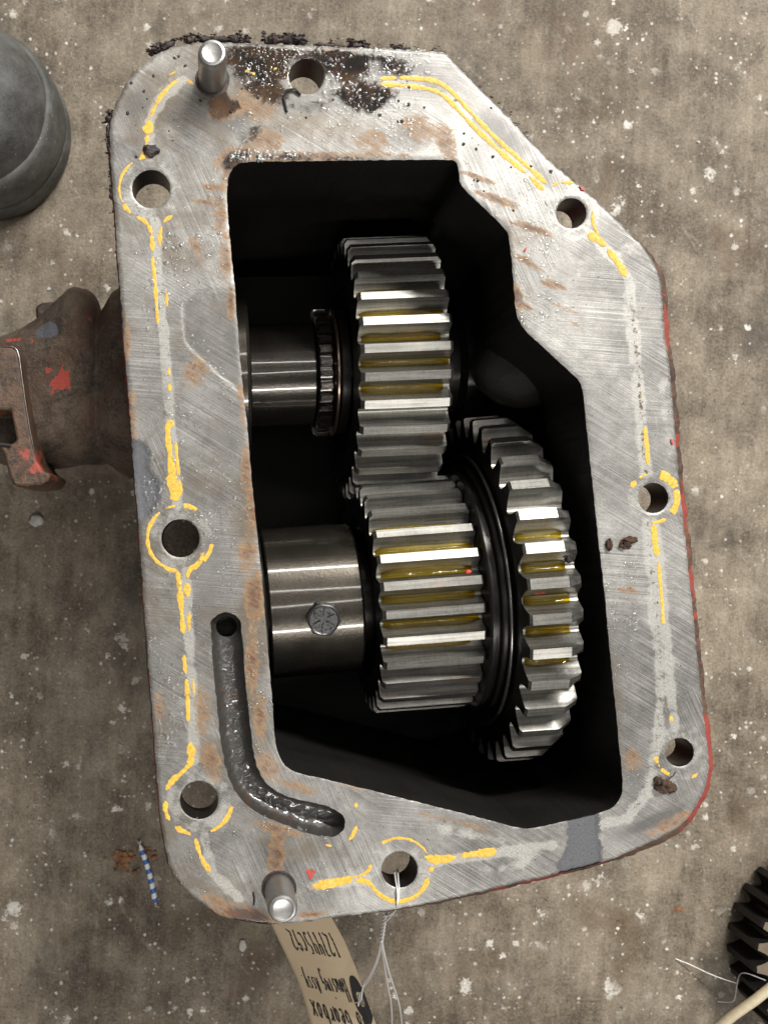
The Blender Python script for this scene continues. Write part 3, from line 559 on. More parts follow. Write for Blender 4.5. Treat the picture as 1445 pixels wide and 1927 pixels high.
YEL = [([(338, 148), (318, 163), (303, 182), (292, 200), (284, 222)], 8, .40), ([(281, 225), (279, 255)], 18, .05), ([(278, 252), (275, 275), (272, 292), (262, 302)], 9, .2), (arc(285, 355, 60, 235, 150), 4, .28), (arc(285, 355, 60, 150, 105) + [(281, 425), (286, 440), (288, 475)], 9, .15),
       ([(326, 405), (310, 415), (302, 432), (301, 465)], 7, .15), ([(287, 480), (292, 530), (295, 575), (298, 612)], 7, .30), ([(313, 545), (315, 580)], 5, .5), ([(318, 690), (320, 740)], 8, .6), ([(313, 795), (330, 800)], 14, .05), ([(318, 780), (315, 820), (323, 870), (324, 900)], 10, .38), ([(331, 830), (334, 870), (338, 900)], 7, .3),
       ([(322, 890), (326, 915), (332, 945)], 17, .12), ([(338, 900), (340, 935)], 9, .15), (arc(340, 1013, 62, 262, 95), 6, .16), (arc(340, 1013, 62, 300, 275), 7, .3), (arc(340, 1013, 60, 45, 10), 8, .3), ([(384, 1038), (375, 1062), (355, 1072), (354, 1090)], 9, .15), ([(334, 1072), (338, 1100), (342, 1150), (346, 1195)], 10, .1), ([(352, 1095), (354, 1125)], 9, .1), ([(356, 1150), (357, 1190)], 8, .2),
       ([(346, 1230), (350, 1270)], 9, .15), ([(351, 1275), (354, 1320), (355, 1360)], 8, .25), ([(364, 1275), (366, 1310)], 4, .4), ([(358, 1395), (361, 1420), (358, 1445)], 13, .1), ([(360, 1436), (345, 1452), (325, 1468), (312, 1488)], 9, .15), ([(312, 1505), (311, 1525), (320, 1545)], 9, .15), ([(328, 1556), (350, 1566), (368, 1575), (375, 1605), (385, 1625), (398, 1642)], 8, .12), (arc(375, 1506, 62, 10, 70), 7, .2),
       ([(712, 148), (760, 146), (800, 148), (826, 154), (850, 172), (880, 205), (915, 243), (960, 285), (1000, 320), (1030, 347)], 8, .12), ([(712, 158), (760, 160), (815, 168), (840, 183), (875, 222), (915, 262), (960, 302), (1000, 335), (1026, 362)], 9, .1), ([(1038, 350), (1055, 343), (1080, 344)], 7, .2), ([(1024, 378), (1030, 388)], 8, .3),
       ([(1104, 440), (1130, 452), (1150, 478), (1170, 505), (1178, 522)], 12, .08), ([(1114, 395), (1116, 425), (1128, 445)], 6, .25), ([(1205, 735), (1206, 745)], 7, .2), ([(1212, 800), (1217, 850), (1219, 885)], 8, .36), (arc(1229, 937, 46, 205, 262), 10, .36), (arc(1229, 937, 46, 285, 335), 14, .25), (arc(1229, 937, 44, 340, 400), 12, .2), (arc(1229, 937, 46, 60, 95), 5, .3),
       ([(1228, 985), (1232, 1020), (1236, 1048)], 11, .08), ([(1238, 1055), (1243, 1110), (1248, 1180)], 6, .35), ([(1260, 1345), (1264, 1360)], 6, .2), (arc(1278, 1416, 46, 170, 115), 9, .15), ([(1300, 1465), (1312, 1455)], 7, .2),
       ([(585, 1669), (625, 1662), (665, 1653)], 17, .02), ([(660, 1652), (690, 1644), (700, 1625)], 8, .15), ([(668, 1656), (695, 1660), (705, 1675), (722, 1690), (745, 1698), (780, 1690), (800, 1668), (806, 1650)], 9, .12), (arc(752, 1637, 60, 235, 330), 5, .35), ([(797, 1612), (820, 1618), (850, 1615), (880, 1608), (935, 1602)], 15, .1), ([(804, 1640), (818, 1632)], 9, .2),
       ([(668, 1510), (672, 1520)], 9, .2), ([(672, 1553), (664, 1572), (655, 1582)], 9, .25), ([(612, 1590), (625, 1592)], 6, .4), ([(460, 135), (476, 132), (478, 142)], 10, .3), ([(508, 133), (522, 128)], 9, .25), ([(352, 150), (365, 160)], 6, .2), ([(315, 144), (335, 132)], 4, .2)]
for i, (pth, w, gp) in enumerate(YEL):
    V, F = ribbon(pth, w, gp * .36, i * 3.7)
    if F: mesh_obj('sealant_trace', V, F, M['yellow'], housing, 60)
# small specks of sealant breaking off, paint flakes, black fibres
def flake(px, py, r, mat, name, parent, n=9, z0=.1, h=.5, sx=1, sd=0):
    c = P(px, py, ZF); ang = random.uniform(0, 6.3); ring = []
    for i in range(n):
        a = 2 * math.pi * i / n; rr = r * .2 * random.uniform(.6, 1.25); x, y = rr * math.cos(a) * sx, rr * math.sin(a) / sx
        ring.append((c[0] + x * math.cos(ang) - y * math.sin(ang), c[1] + x * math.sin(ang) + y * math.cos(ang)))
    V = [(x, y, ZF + z0 - .12) for x, y in ring] + [(c[0] + (x - c[0]) * .8, c[1] + (y - c[1]) * .8, ZF + z0 + h * random.uniform(.5, 1)) for x, y in ring]
    F = [(i, (i + 1) % n, n + (i + 1) % n, n + i) for i in range(n)] + [tuple(range(n, 2 * n))]
    return mesh_obj(name, V, F, mat, parent, 50)
for a, b, r in ((583, 1645, 9), (1095, 356, 5), (1263, 832, 4), (988, 470, 3), (590, 1640, 5)): flake(a, b, r, M['red'], 'paint_flake', housing, sx=1.5)
V, F = tube([P(540, 210, ZF + .5), P(534, 185, ZF + .6), P(540, 170, ZF + .8), P(555, 167, ZF + .9), P(566, 178, ZF + .5)], .5, 6); mesh_obj('fibre_strand', V, F, M['fibre'], housing, 80)  # thin black hair lying on the face
V, F = tube([P(477, 1680, ZF + .4), P(479, 1692, ZF + .6), P(478, 1703, ZF + .4)], .35, 6); mesh_obj('fibre_strand', V, F, M['fibre'], housing, 80)
# caked grease along the upper edge
L = []
for (x0, y0, x1, y1, n, r) in ((285, 100, 330, 78, 16, 8), (345, 74, 470, 72, 46, 6), (497, 70, 575, 76, 34, 9), (660, 82, 690, 84, 14, 7), (745, 88, 765, 90, 8, 5), (600, 82, 660, 86, 10, 4), (206, 215, 209, 300, 30, 5), (208, 300, 222, 470, 24, 3.5), (900, 160, 1000, 262, 18, 3.5), (690, 88, 840, 95, 14, 3)):
    for i in range(n):
        t_ = random.random(); q = P(x0 + (x1 - x0) * t_ + random.gauss(0, 3), y0 + (y1 - y0) * t_ + random.gauss(0, 3), ZF - random.uniform(1, 7)); L += [lump((q[0] + random.gauss(0, .8), q[1] + random.gauss(0, .6), q[2] + random.gauss(0, .5)), r * .2 * random.uniform(.16, .6), .9, 2, (1.3, .6, .8), 2.0, i * 1.3 + x0 + w_) for w_ in range(3)]
cand = np.array([random.choice([(random.uniform(240, 420), random.uniform(100, 300)), (random.uniform(430, 800), random.uniform(90, 230)), (random.uniform(860, 1040), random.uniform(180, 400))]) for _ in range(60)])
for (x, y), okk in zip(cand, on_face(cand[:, 0], cand[:, 1])):
    if okk: L.append(lump(P(x, y, ZF), random.uniform(.25, .8), .5, 1, (1, 1, .6), 1.5, x))
for pts_, r0 in (([(288, 102), (310, 88), (330, 80)], 1.4), ([(350, 77), (400, 74), (470, 76)], 1.1), ([(497, 78), (535, 76), (578, 80)], 1.7), ([(655, 86), (690, 88)], 1.0), ([(207, 205), (205, 250), (209, 310), (213, 380)], .9), ([(590, 84), (650, 87)], .6), ([(740, 92), (770, 93)], .7)):
    pp = resample(pts_, 3, False); path = [P(a, b, ZF - 2.5) for a, b in pp]; L.append(tube(path, [r0 * max(.25, .9 + 1.3 * fbm(a * .08, b * .08, r0, 4)) * (0.3 if i_ in (0, len(pp) - 1) else 1) for i_, (a, b) in enumerate(pp)], 10))
V, F = join(L); ck = mesh_obj('caked_grease', V, F, M['cake'], housing, 60); tag(ck, kind='stuff')
# oil droplets lying on the face
iv, iff = ico(2); keepf = np.array([f for f in iff if all(iv[i][2] > -.25 for i in f)]); DV = []; DF = []
def drops(n, xr, yr, dens, k_=1.0):
    x = rng.uniform(*xr, n); y = rng.uniform(*yr, n); ok = on_face(x, y)
    for a, b, o in zip(x, y, ok):
        if not o or random.random() > dens(a, b): continue
        r = k_ * (.28 + .62 * random.random() ** 3 + (.4 if random.random() < .04 else 0)); c = P(a, b, ZF); e = random.uniform(.8, 1.3)
        DF.append(keepf + len(DV) * len(iv)); DV.append(iv * np.array([r * e, r / e, r * .30]) + np.array([c[0], c[1], ZF + .03]))
pk = lambda x, y: max(.05, min(1, .45 + 1.8 * mnoise.noise(Vector((x * .012, y * .012, 7.7)))))
wetd = lambda x, y: min(1, .9 * math.exp(-((x - 480) / 70) ** 2 - ((y - 140) / 55) ** 2) + .9 * math.exp(-((x - 670) / 80) ** 2 - ((y - 150) / 50) ** 2))
drops(4200, (270, 520), (440, 1420), pk); drops(2600, (430, 860), (85, 300), pk); drops(700, (860, 1050), (300, 620), pk); drops(1100, (1110, 1200), (1030, 1520), pk); drops(700, (330, 620), (1420, 1720), pk); drops(400, (240, 430), (100, 480), pk); drops(400, (300, 350), (1180, 1430), pk)
drops(330, (420, 760), (82, 230), wetd, 1.5); drops(160, (430, 560), (285, 302), lambda x, y: .8, 1.5)
V = np.concatenate(DV); F = [tuple(int(i) for i in f) for f in np.concatenate(DF)]
dr = mesh_obj('oil_droplets', V, F, M['drop'], housing, 180); tag(dr, kind='stuff')

# ================================================================== gears
def gear_mesh(R, N, m, w, rin, tip=.155, root=.33, left=1.2, right=1.2, point=0.0, phase=0.0, hubx=None):
    """axis along local X, teeth round it; returns verts, faces, material index (0 teeth, 1 sides)"""
    rr = R - 2.2 * m; p = 2 * math.pi / N; prof = []
    tpl = [(-.5, rr, 0), (-.44, rr + .03 * m, 0), (-.385, rr + .14 * m, 0), (-root - .01, rr + .38 * m, 0)]
    K = 7
    for k_ in range(1, K + 1):
        s_ = k_ / K; tpl.append((-(root + (tip - root) * (1 - (1 - s_) ** 1.0) - .03 * math.sin(s_ * math.pi)) + 0.0, rr + .38 * m + (R - rr - .38 * m) * s_, s_))
    half = tpl[:]; full = half + [(-a, r, s_) for a, r, s_ in half[::-1][:-0 or None]]
    full = full[:-1]
    for i in range(N):
        for a, r, s_ in full: prof.append(((i + a) * p + phase, r, s_, i))
    n = len(prof)
    def sec(x, cut, thin=0.0):
        o = []
        for a, r, s_, i in prof:
            cen = i * p + phase; r2 = min(r, R - cut); a2 = cen + (a - cen) * (1 - thin * max(0, s_)) if abs(a - cen) < .49 * p else a
            o.append((x, r2 * math.sin(a2) * -1, r2 * math.cos(a2)))
        return o
    secs = [sec(0, left), sec(left * .9, 0)]
    xr = w - (point if point else right * .9)
    nx = 6
    for q in range(1, nx): secs.append(sec(left * .9 + (xr - left * .9) * q / nx, 0))
    secs.append(sec(xr, 0)); secs.append(sec(w, right if not point else m * 1.0, .55 if point else 0))
    V, F = bridge(secs, True, True); mi = [0] * len(F)
    for end, idx in ((0, 0), (w, len(secs) - 1)):
        ringi = [(end, -rin * math.sin(a), rin * math.cos(a)) for a, r, s_, i in prof]; s0 = len(V); V += ringi; b0 = idx * n
        for i in range(n):
            j = (i + 1) % n; q = (b0 + i, b0 + j, s0 + j, s0 + i); F.append(q if end == 0 else q[::-1]); mi.append(1)
    return V, F, mi
def lathe_x(prof, n=72):
    return bridge([[(x, -r * math.sin(a), r * math.cos(a)) for a in [2 * math.pi * i / n for i in range(n)]] for x, r in prof], True, True)
def oil_pools(parent, R, N, m, x0, w, phase, amax, view):
    rr = R - 2.2 * m; p = 2 * math.pi / N
    for i in range(N):
        a = (i + .5) * p + phase; aa = (a - view + math.pi) % (2 * math.pi) - math.pi
        if abs(aa) > amax: continue
        lev = rr + m * random.uniform(.26, .50); V = []; F = []; nx, na = 14, 7
        hw = p * random.uniform(.105, .155); xa, xb = .25, .25 + random.choice((0, 0, .10)) * w * random.random()
        for ix in range(nx + 1):
            x = x0 + xa + (w - xa - xb) * ix / nx; e = min(ix, nx - ix); wob = mnoise.noise(Vector((x * .12, i * 3.1, 0))) * .12 * m
            for ia in range(na + 1):
                t_ = ia / na * 2 - 1; r = lev + wob + .22 * m * t_ * t_ - ((.5, .16, .05)[e] * m if e < 3 else 0); an = a + hw * t_
                V.append((x, -r * math.sin(an), r * math.cos(an)))
        for ix in range(nx):
            for ia in range(na): q = ix * (na + 1) + ia; F.append((q, q + 1, q + na + 2, q + na + 1))
        mesh_obj('oil_pool', V, F, M['oil'], parent, 180)

DA, DB = 430.0, 417.0
ZA, ZB = ZC - DA, ZC - DB
def axis_pt(px, py, D): k_ = D / FPX; return ((px - NX) * k_, (NY - py) * k_)
# upper shaft
angA = math.radians(2.2); yA = 79.4; xA0 = 92.0
upper = thing('gear_shaft', 'single steel spur gear on the upper shaft inside the housing, nearest the square corner', 'gear', (0, yA - math.tan(angA) * xA0, ZA), angA)
RA = 60.6; mA = 2 * RA / 35.2
viewA = -math.atan2(yA, DA)      # direction of the camera seen from the axis
phA = math.radians(0.8) + viewA
V, F, mi = gear_mesh(RA, 33, mA, 38, 40, phase=phA, left=1.6, right=1.6); ga = mesh_obj('spur_gear', V, F, [M['tooth'], M['dark']], upper, 28, mi, loc=(60.8, 0, 0))
oil_pools(ga, RA, 33, mA, 0, 38, phA, math.radians(36), viewA)
def add(parent, name, prof, mat, n=72, sm=30, lab=None):
    V, F = lathe_x(prof, n); o = mesh_obj(name, V, F, mat, parent, sm)
    if lab: o['label'] = lab
    return o
add(upper, 'gear_web', [(61.5, 40.5), (63, 40), (64, 30), (64, 20)], M['dark']); add(upper, 'gear_web', [(98, 40.5), (97, 40), (96, 30), (96, 20)], M['dark'])
add(upper, 'shaft', [(-30, 23.6), (17, 23.6), (17.6, 24.0), (46.5, 24.0), (47.2, 23.4), (47.4, 18), (132, 18)], M['shaft'], 96)
add(upper, 'shaft_shoulder', [(97, 20), (99, 22), (112, 22), (114, 28), (122, 28), (123, 18)], M['dark'])
add(upper, 'bearing_ring', [(4, 30), (8, 39.5), (9, 40.3), (15.0, 40.3), (16.4, 39.3), (16.6, 28), (17, 24)], M['collar'], 96)
# splined collar
N2 = 34; prof = []
for i in range(N2):
    for a, r in ((-.5, 26.4), (-.30, 26.6), (-.22, 29.5), (.22, 29.5), (.30, 26.6)): prof.append(((i + a) * 2 * math.pi / N2, r))
secs = [[(x, -(r - c) * math.sin(a), (r - c) * math.cos(a)) for a, r in prof] for x, c in ((47.5, 1.2), (48.3, 0), (53.4, 0), (54.2, 1.0))]
V, F = bridge(secs, True, True); n = len(prof); F += [tuple(range(n)), tuple(range(len(V) - 1, len(V) - n - 1, -1))]
mesh_obj('splined_collar', V, F, M['shaft'], upper, 30)
add(upper, 'bronze_ring', [(55.2, 22), (55.4, 29.6), (55.8, 30), (56.4, 30), (56.8, 29.5), (57, 22)], M['brass'], 96)
add(upper, 'hub', [(57.4, 20), (57.5, 28.5), (58, 29), (61.5, 29), (61.6, 20)], M['dark'], 96)
N3 = 40; prof = [((i + a) * 2 * math.pi / N3, r) for i in range(N3) for a, r in ((-.5, 26.0), (-.28, 26.2), (-.20, 27.6), (.20, 27.6), (.28, 26.2))]

# lower cluster
angB = math.radians(4.3); xB0 = 94.0; yB = -(1114.5 - NY) * DB / FPX
lower = thing('gear_cluster', 'two stepped steel gears with bolted collar on the lower shaft inside the housing', 'gear', (0, yB - math.tan(angB) * xB0, ZB), angB)
viewB = math.atan2(-yB, DB)
R2 = 53.0; m2 = 2 * R2 / 31.0; ph2 = viewB + math.radians(1.0)
V, F, mi = gear_mesh(R2, 29, m2, 42, 36, phase=ph2, left=1.5, right=1.3); g2 = mesh_obj('spur_gear', V, F, [M['tooth'], M['dark']], lower, 28, mi, loc=(68.6, 0, 0)); g2['label'] = 'smaller wide gear of the lower shaft'
oil_pools(g2, R2, 29, m2, 0, 42, ph2, math.radians(44), viewB)
R3 = 78.0; m3 = 2 * R3 / 38.0; ph3 = viewB + math.radians(2.2)
V, F, mi = gear_mesh(R3, 36, m3, 21.5, 58, tip=.15, root=.34, phase=ph3, left=1.0, right=1.0, point=6.0); g3 = mesh_obj('spur_gear', V, F, [M['tooth'], M['dark']], lower, 28, mi, loc=(119.2, 0, 0)); g3['label'] = 'larger narrow gear with pointed tooth ends'
oil_pools(g3, R3, 36, m3, 0, 19, ph3, math.radians(26), viewB)
add(lower, 'grooved_hub', [(110.8, 46), (111.2, 55.5), (112, 56), (113, 56), (113.3, 54.2), (115.2, 54.2), (115.5, 57), (116.2, 57.4), (119.0, 57.6)], M['dark'], 128)
V = []; rings = []
for i in range(128):
    a = 2 * math.pi * i / 128; rings.append([(117.6 + .8 * math.cos(b), -(61.3 + .8 * math.sin(b)) * math.sin(a), (61.3 + .8 * math.sin(b)) * math.cos(a)) for b in [2 * math.pi * q / 8 for q in range(8)]])
rings.append(rings[0]); V, F = bridge(rings, True); mesh_obj('snap_ring', V, F, M['ring'], lower, 80)
add(lower, 'gear_web', [(118.4, 60.5), (118.6, 59), (119.1, 56)], M['dark'], 128)
add(lower, 'gear_web', [(140.5, 60), (139, 58), (138.5, 40), (138.5, 20)], M['dark'])
add(lower, 'gear_web', [(68.7, 40), (70.5, 38), (71, 34)], M['dark'], 96)
add(lower, 'shaft', [(-20, 24), (148, 24)], M['dark'])
col_o = add(lower, 'collar', [(24.0, 26), (24.2, 33.4), (25.0, 34.3), (63.6, 34.3), (64.6, 33.6), (64.9, 32.6), (65.0, 26)], M['collar'], 128)
add(lower, 'bearing_ring', [(8, 30), (8.2, 37.0), (17.5, 37.2), (18.5, 36.2), (20, 35.2), (22.6, 35.2), (23.2, 34.6), (23.3, 26)], M['dark'], 96)
# hex bolt head on the collar
phb = math.radians(8.5); bx = 46.4
def hexv(r, h): return [(r * math.cos(math.radians(60 * i + 18)), r * math.sin(math.radians(60 * i + 18)), h) for i in range(6)]
def hexr(r, h, n=36): return [(r * math.cos(2 * math.pi * i / n), r * math.sin(2 * math.pi * i / n), h) for i in range(n)]
n = 36; prof6 = [7.6 / max(abs(math.cos(math.radians(((i * 10 - 18 + 30) % 60) - 30))), .1) * .866 for i in range(n)]
def hx(s_, h, cap=None): return [(min(prof6[i] * s_, cap or 99) * math.cos(math.radians(i * 10)), min(prof6[i] * s_, cap or 99) * math.sin(math.radians(i * 10)), h) for i in range(n)]
V, F = bridge([hx(1, -1.5), hx(1, 4.0), hx(1, 4.7, 6.95), hx(.93, 4.95, 6.3), hx(.86, 4.65, 5.8)]); F.append(tuple(range(len(V) - n, len(V))))
Rm = Matrix.Rotation(phb, 4, 'X'); bolt = mesh_obj('bolt_head', V, F, M['bolt'], col_o, 25); bolt.rotation_euler = (phb, 0, 0); bolt.location = Vector((bx, -34.2 * math.sin(phb), 34.2 * math.cos(phb))) * MM
L = []
for i in range(6):
    a = math.radians(60 * i + 22); v = []
    for rr_, hw, hh in ((1.6, .42, 4.6), (5.1, .42, 4.6)):
        for s_ in (-1, 1): v.append((rr_ * math.cos(a) - s_ * hw * math.sin(a), rr_ * math.sin(a) + s_ * hw * math.cos(a), hh))
    v += [(p_[0] * .97, p_[1] * .97, 5.55) for p_ in v[:4]]; L.append((v, [(4, 6, 7, 5), (0, 4, 5, 1), (2, 3, 7, 6), (0, 2, 6, 4), (1, 5, 7, 3)]))
for i in range(26):
    a = random.uniform(0, 6.28); r_ = 5.2 * math.sqrt(random.random()); L.append(lump((r_ * math.cos(a), r_ * math.sin(a), 4.7), random.uniform(.25, .55), .4, 1, (1, 1, .7), 1.2, i))
V, F = join(L); mk = mesh_obj('head_markings', V, F, M['bolt'], bolt, 40)

# things seen dimly inside: casting boss rings and an oil drip on the floor of the case
def torus(c, R, r, squash=(1, 1, 1), n=48, k_=8):
    rings = [[((R + r * math.cos(b)) * math.cos(a) * squash[0] + c[0], (R + r * math.cos(b)) * math.sin(a) * squash[1] + c[1], r * math.sin(b) + c[2]) for b in [2 * math.pi * q / k_ for q in range(k_)]] for a in [2 * math.pi * i / n for i in range(n)]]
    rings.append(rings[0]); return bridge(rings)

def boss(px, py, z, r, sq, sd):
    V_, F_ = lump(P(px, py, z), r, .10, 4, sq, .8, sd); o_ = mesh_obj('casting_boss', V_, F_, M['black'], housing, 180); return o_
boss(985, 690, 122, 17, (1.3, 1.0, .9), 2.0)
boss(1125, 1085, 92, 10, (.5, 1.6, 1.2), 5.0)
V, F = torus((0, 0, 0), 6.5, .35); o_ = mesh_obj('casting_mark', V, F, M['dark'], housing, 80); o_.location = Vector(P(1062, 892, 118)) * MM; o_.rotation_euler = (0, math.radians(62), 0)
V, F = torus((0, 0, 0), 8.5, .35); o_ = mesh_obj('casting_mark', V, F, M['dark'], housing, 80); o_.location = Vector(P(1112, 1345, 118)) * MM; o_.rotation_euler = (0, math.radians(62), 0)
# ================================================================== drive nose and yoke at the left
yoke = thing('drive_yoke', 'grimy rusty drive yoke with red paint chips sticking out left of the housing', 'yoke', (0, 0, 0))
SECS = [(262, 548, 900), (240, 552, 896), (222, 562, 888), (206, 588, 878), (198, 600, 872), (188, 574, 876), (172, 563, 877), (155, 561, 878), (140, 563, 880), (124, 574, 882), (106, 592, 885), (85, 610, 890), (60, 624, 893), (30, 637, 885), (0, 646, 870), (-30, 652, 860)]
sxs = np.array([s_[0] for s_ in SECS][::-1], float); tops = np.array([s_[1] for s_ in SECS][::-1], float); bots = np.array([s_[2] for s_ in SECS][::-1], float)
V = []; rings = []; nA = 140; uu = np.linspace(-30, 262, 120); zc = ZA + 2
for u in uu:
    tp = np.interp(u, sxs, tops); bt = np.interp(u, sxs, bots); kk = DA / FPX; cyy = (NY - (tp + bt) / 2) * kk; r = (bt - tp) / 2 * kk * .985; xx = (u - NX) * kk; ring = []
    for i in range(nA):
        a = 2 * math.pi * i / nA; ca, sa = math.cos(a), math.sin(a)
        q = (abs(ca) ** 3.0 + abs(sa) ** 3.0) ** (-1 / 3.0)
        y = r * q * ca; z = r * q * sa * .92
        nn = fbm(xx * .045, (cyy + y) * .045, z * .045, 4) * 1.3 + fbm(xx * .2, (cyy + y) * .2, z * .2, 3) * .35
        # bolt boss lump, upper right, and the shallow dip beside it
        pxx = u; pyy = (tp + bt) / 2 - y / kk
        nn += 3.2 * math.exp(-((pxx - 165) / 26) ** 4 - ((pyy - 625) / 58) ** 4) * (sa > 0) - 2.0 * math.exp(-((pxx - 150) / 40) ** 2 - ((pyy - 720) / 26) ** 2) * (sa > 0)
        f_ = (r + nn) / r; ring.append((xx, cyy + y * f_, zc + z * f_))
    rings.append(ring)
V, F = bridge(rings); F += [tuple(range(nA)), tuple(range(len(V) - nA, len(V)))]
hub = mesh_obj('hub_casting', V, F, M['nose'], yoke, 180); fix_normals(hub)
va = np.array(V); hx_ = NX + va[:, 0] * FPX / (ZC - va[:, 2]); hy_ = NY - va[:, 1] * FPX / (ZC - va[:, 2]); upm = va[:, 2] > zc
def polymask(polys, soft=3.0):
    m_ = np.zeros(len(va))
    for pl in polys:
        ins = inside(pl, hx_, hy_); d_ = dist_line(pl, hx_, hy_, True); m_ = np.maximum(m_, np.clip(.5 + np.where(ins, d_, -d_) / soft / 2, 0, 1))
    return m_ * upm
attr(hub, 'red', polymask([[(118, 684), (121, 688), (119, 700), (131, 698), (134, 730), (105, 733), (92, 728), (100, 712), (112, 700)], [(86, 692), (100, 694), (98, 702), (86, 700)], [(92, 735), (112, 740), (110, 744), (94, 742)], [(161, 592), (177, 597), (175, 610), (166, 602)], [(178, 762), (183, 765), (180, 772), (177, 770)], [(9, 638), (40, 636), (48, 641), (14, 643)], [(58, 638), (67, 640), (64, 644), (58, 643)], [(48, 740), (53, 760), (52, 775), (49, 770)]]))
attr(hub, 'bare', polymask([[(67, 623), (95, 604), (108, 612), (110, 630), (92, 636), (70, 634)]]))
def extrude(poly, z0, z1, name, mat, parent, bv=1.2, seg=2):
    n_ = len(poly); k0 = (ZC - z1) / FPX
    top = [((x - NX) * k0, (NY - y) * k0, z1) for x, y in poly]; bot = [(a, b, z0) for a, b, _ in top]
    F_ = [tuple(range(n_)), tuple(range(2 * n_ - 1, n_ - 1, -1))] + [(i, n_ + i, n_ + (i + 1) % n_, (i + 1) % n_) for i in range(n_)]
    o_ = mesh_obj(name, top + bot, F_, mat, parent, 40); fix_normals(o_); bevel(o_, bv, seg); return o_
EAR = [(-20, 650), (26, 652), (34, 658), (38, 672), (46, 735), (58, 810), (70, 868), (80, 884), (97, 893), (94, 904), (82, 913), (52, 917), (28, 915), (20, 903), (8, 860), (-1, 838), (18, 836), (30, 832), (31, 824), (26, 800), (21, 772), (-20, 771)]
extrude(EAR, 84, 126, 'yoke_ear', M['rusty'], yoke, 1.6, 3)
extrude([(66, 577), (78, 569), (108, 566), (132, 572), (136, 600), (120, 620), (70, 616)], 55, 92, 'bolt_lug', M['cake'], yoke, 1.5, 3)
V, F = tube([P(-10, 651, 126.1), P(25, 652.5, 126.1), P(33, 659, 126.0), P(37, 673, 126.0), P(45, 735, 126.0), P(57, 810, 126.0), P(66, 856, 125.9)], [.1, .3, .38, .34, .25, .30, .08], 8); mesh_obj('worn_edge', V, F, M['ring'], yoke, 60)
V, F = tube([P(22, 838, 127), P(10, 836, 126.5), P(-5, 835, 126)], .6, 6); mesh_obj('bent_lock_tab', V, F, M['ring'], yoke, 60)

# ================================================================== boot toe at the upper left
boot = thing('boot', 'dusty black rubber boot toe at the left edge above the yoke', 'boot', (0, 0, 0))
bc = P(-42, 226, 25)
def toe(prof, nn_=72, seam=None):
    rings = []
    for r, z, ext in prof:
        ring = []
        for i in range(nn_):
            a = 2 * math.pi * i / nn_; x = r * math.cos(a); y = r * math.sin(a) * 1.0
            if x < 0: x = x * 2.6
            w_ = 1 + .012 * fbm(math.cos(a) * 2.0, math.sin(a) * 2.0, z * .05)
            ring.append((bc[0] + x * w_ + ext, bc[1] + y * w_, z))
        rings.append(ring)
    return bridge(rings)
V, F = toe([(43, 0, 0), (46.5, 1.5, 0), (47.3, 4, 0), (47.2, 12, 0), (46.2, 14.5, 0), (45.6, 15, 0)]); F.append(tuple(range(len(V) - 72, len(V)))); fix_normals(mesh_obj('sole', V, F, M['rubber2'], boot, 40))
V, F = toe([(44, 14, 0), (46, 15.4, 0), (46.3, 20, 0), (45.8, 30, -.3), (44.4, 38, -1), (43.2, 40.6, -1.4), (42.0, 41.2, -1.6), (40.5, 41, -2)]); fix_normals(mesh_obj('toe_rand', V, F, M['rubber2'], boot, 60))
prof = [(42.3 * math.cos(t_), 38 + 40 * math.sin(t_), -2 - 4 * math.sin(t_)) for t_ in np.linspace(0, 1.54, 18)]
V, F = toe(prof); F.append(tuple(range(len(V) - 72, len(V)))); fix_normals(mesh_obj('toe_cap', V, F, M['rubber'], boot, 80))

# ================================================================== paper tag with writing
ptag = thing('paper_tag', 'tan paper tag with black handwriting hanging from under the lower flange edge', 'tag', (0, 0, 0))
KN = [(0.00, (503, 1715), (616, 1708), 148), (.10, (509, 1735), (625, 1729), 143), (.25, (524, 1768), (648, 1770), 132), (.45, (541, 1803), (669, 1820), 116), (.65, (558, 1840), (690, 1880), 100), (.80, (571, 1877), (707, 1926), 88), (1.0, (590, 1945), (735, 1995), 76)]
kv = np.array([k_[0] for k_ in KN]); kl = np.array([k_[1] for k_ in KN], float); kr = np.array([k_[2] for k_ in KN], float); kz = np.array([k_[3] for k_ in KN], float)
def tagp(u, v, off=0.0):
    # u 0..1 from the photo's left edge to its right edge, v 0..1 away from the housing
    l = np.array([np.interp(v, kv, kl[:, 0]), np.interp(v, kv, kl[:, 1])]); r = np.array([np.interp(v, kv, kr[:, 0]), np.interp(v, kv, kr[:, 1])]); z = np.interp(v, kv, kz)
    p0 = np.array(P(l[0], l[1], z)); p1 = np.array(P(r[0], r[1], z + 5)); q = p0 + (p1 - p0) * u; q[2] += off + 2.0 * math.sin(u * math.pi); return q
def smooth_tab(a): return a
NU, NV = 20, 60; hu, hv = .862, .60
V = []
for off in (0.0, -.35):
    for j in range(NV + 1):
        for i in range(NU + 1): V.append(tuple(tagp(i / NU, j / NV, off)))
F = []; s1 = (NU + 1) * (NV + 1)
def hole_at(u, v): return ((u - .90) / .045) ** 2 + ((v - .66) / .042) ** 2 < 1
for j in range(NV):
    for i in range(NU):
        if hole_at((i + .5) / NU, (j + .5) / NV): continue
        a = j * (NU + 1) + i; F += [(a, a + NU + 1, a + NU + 2, a + 1), (s1 + a, s1 + a + 1, s1 + a + NU + 2, s1 + a + NU + 1)]
for j in range(NV):
    a = j * (NU + 1); F.append((a, s1 + a, s1 + a + NU + 1, a + NU + 1)); a += NU; F.append((a, a + NU + 1, s1 + a + NU + 1, s1 + a))
card = mesh_obj('card', V, F, M['paper'], ptag, 70)
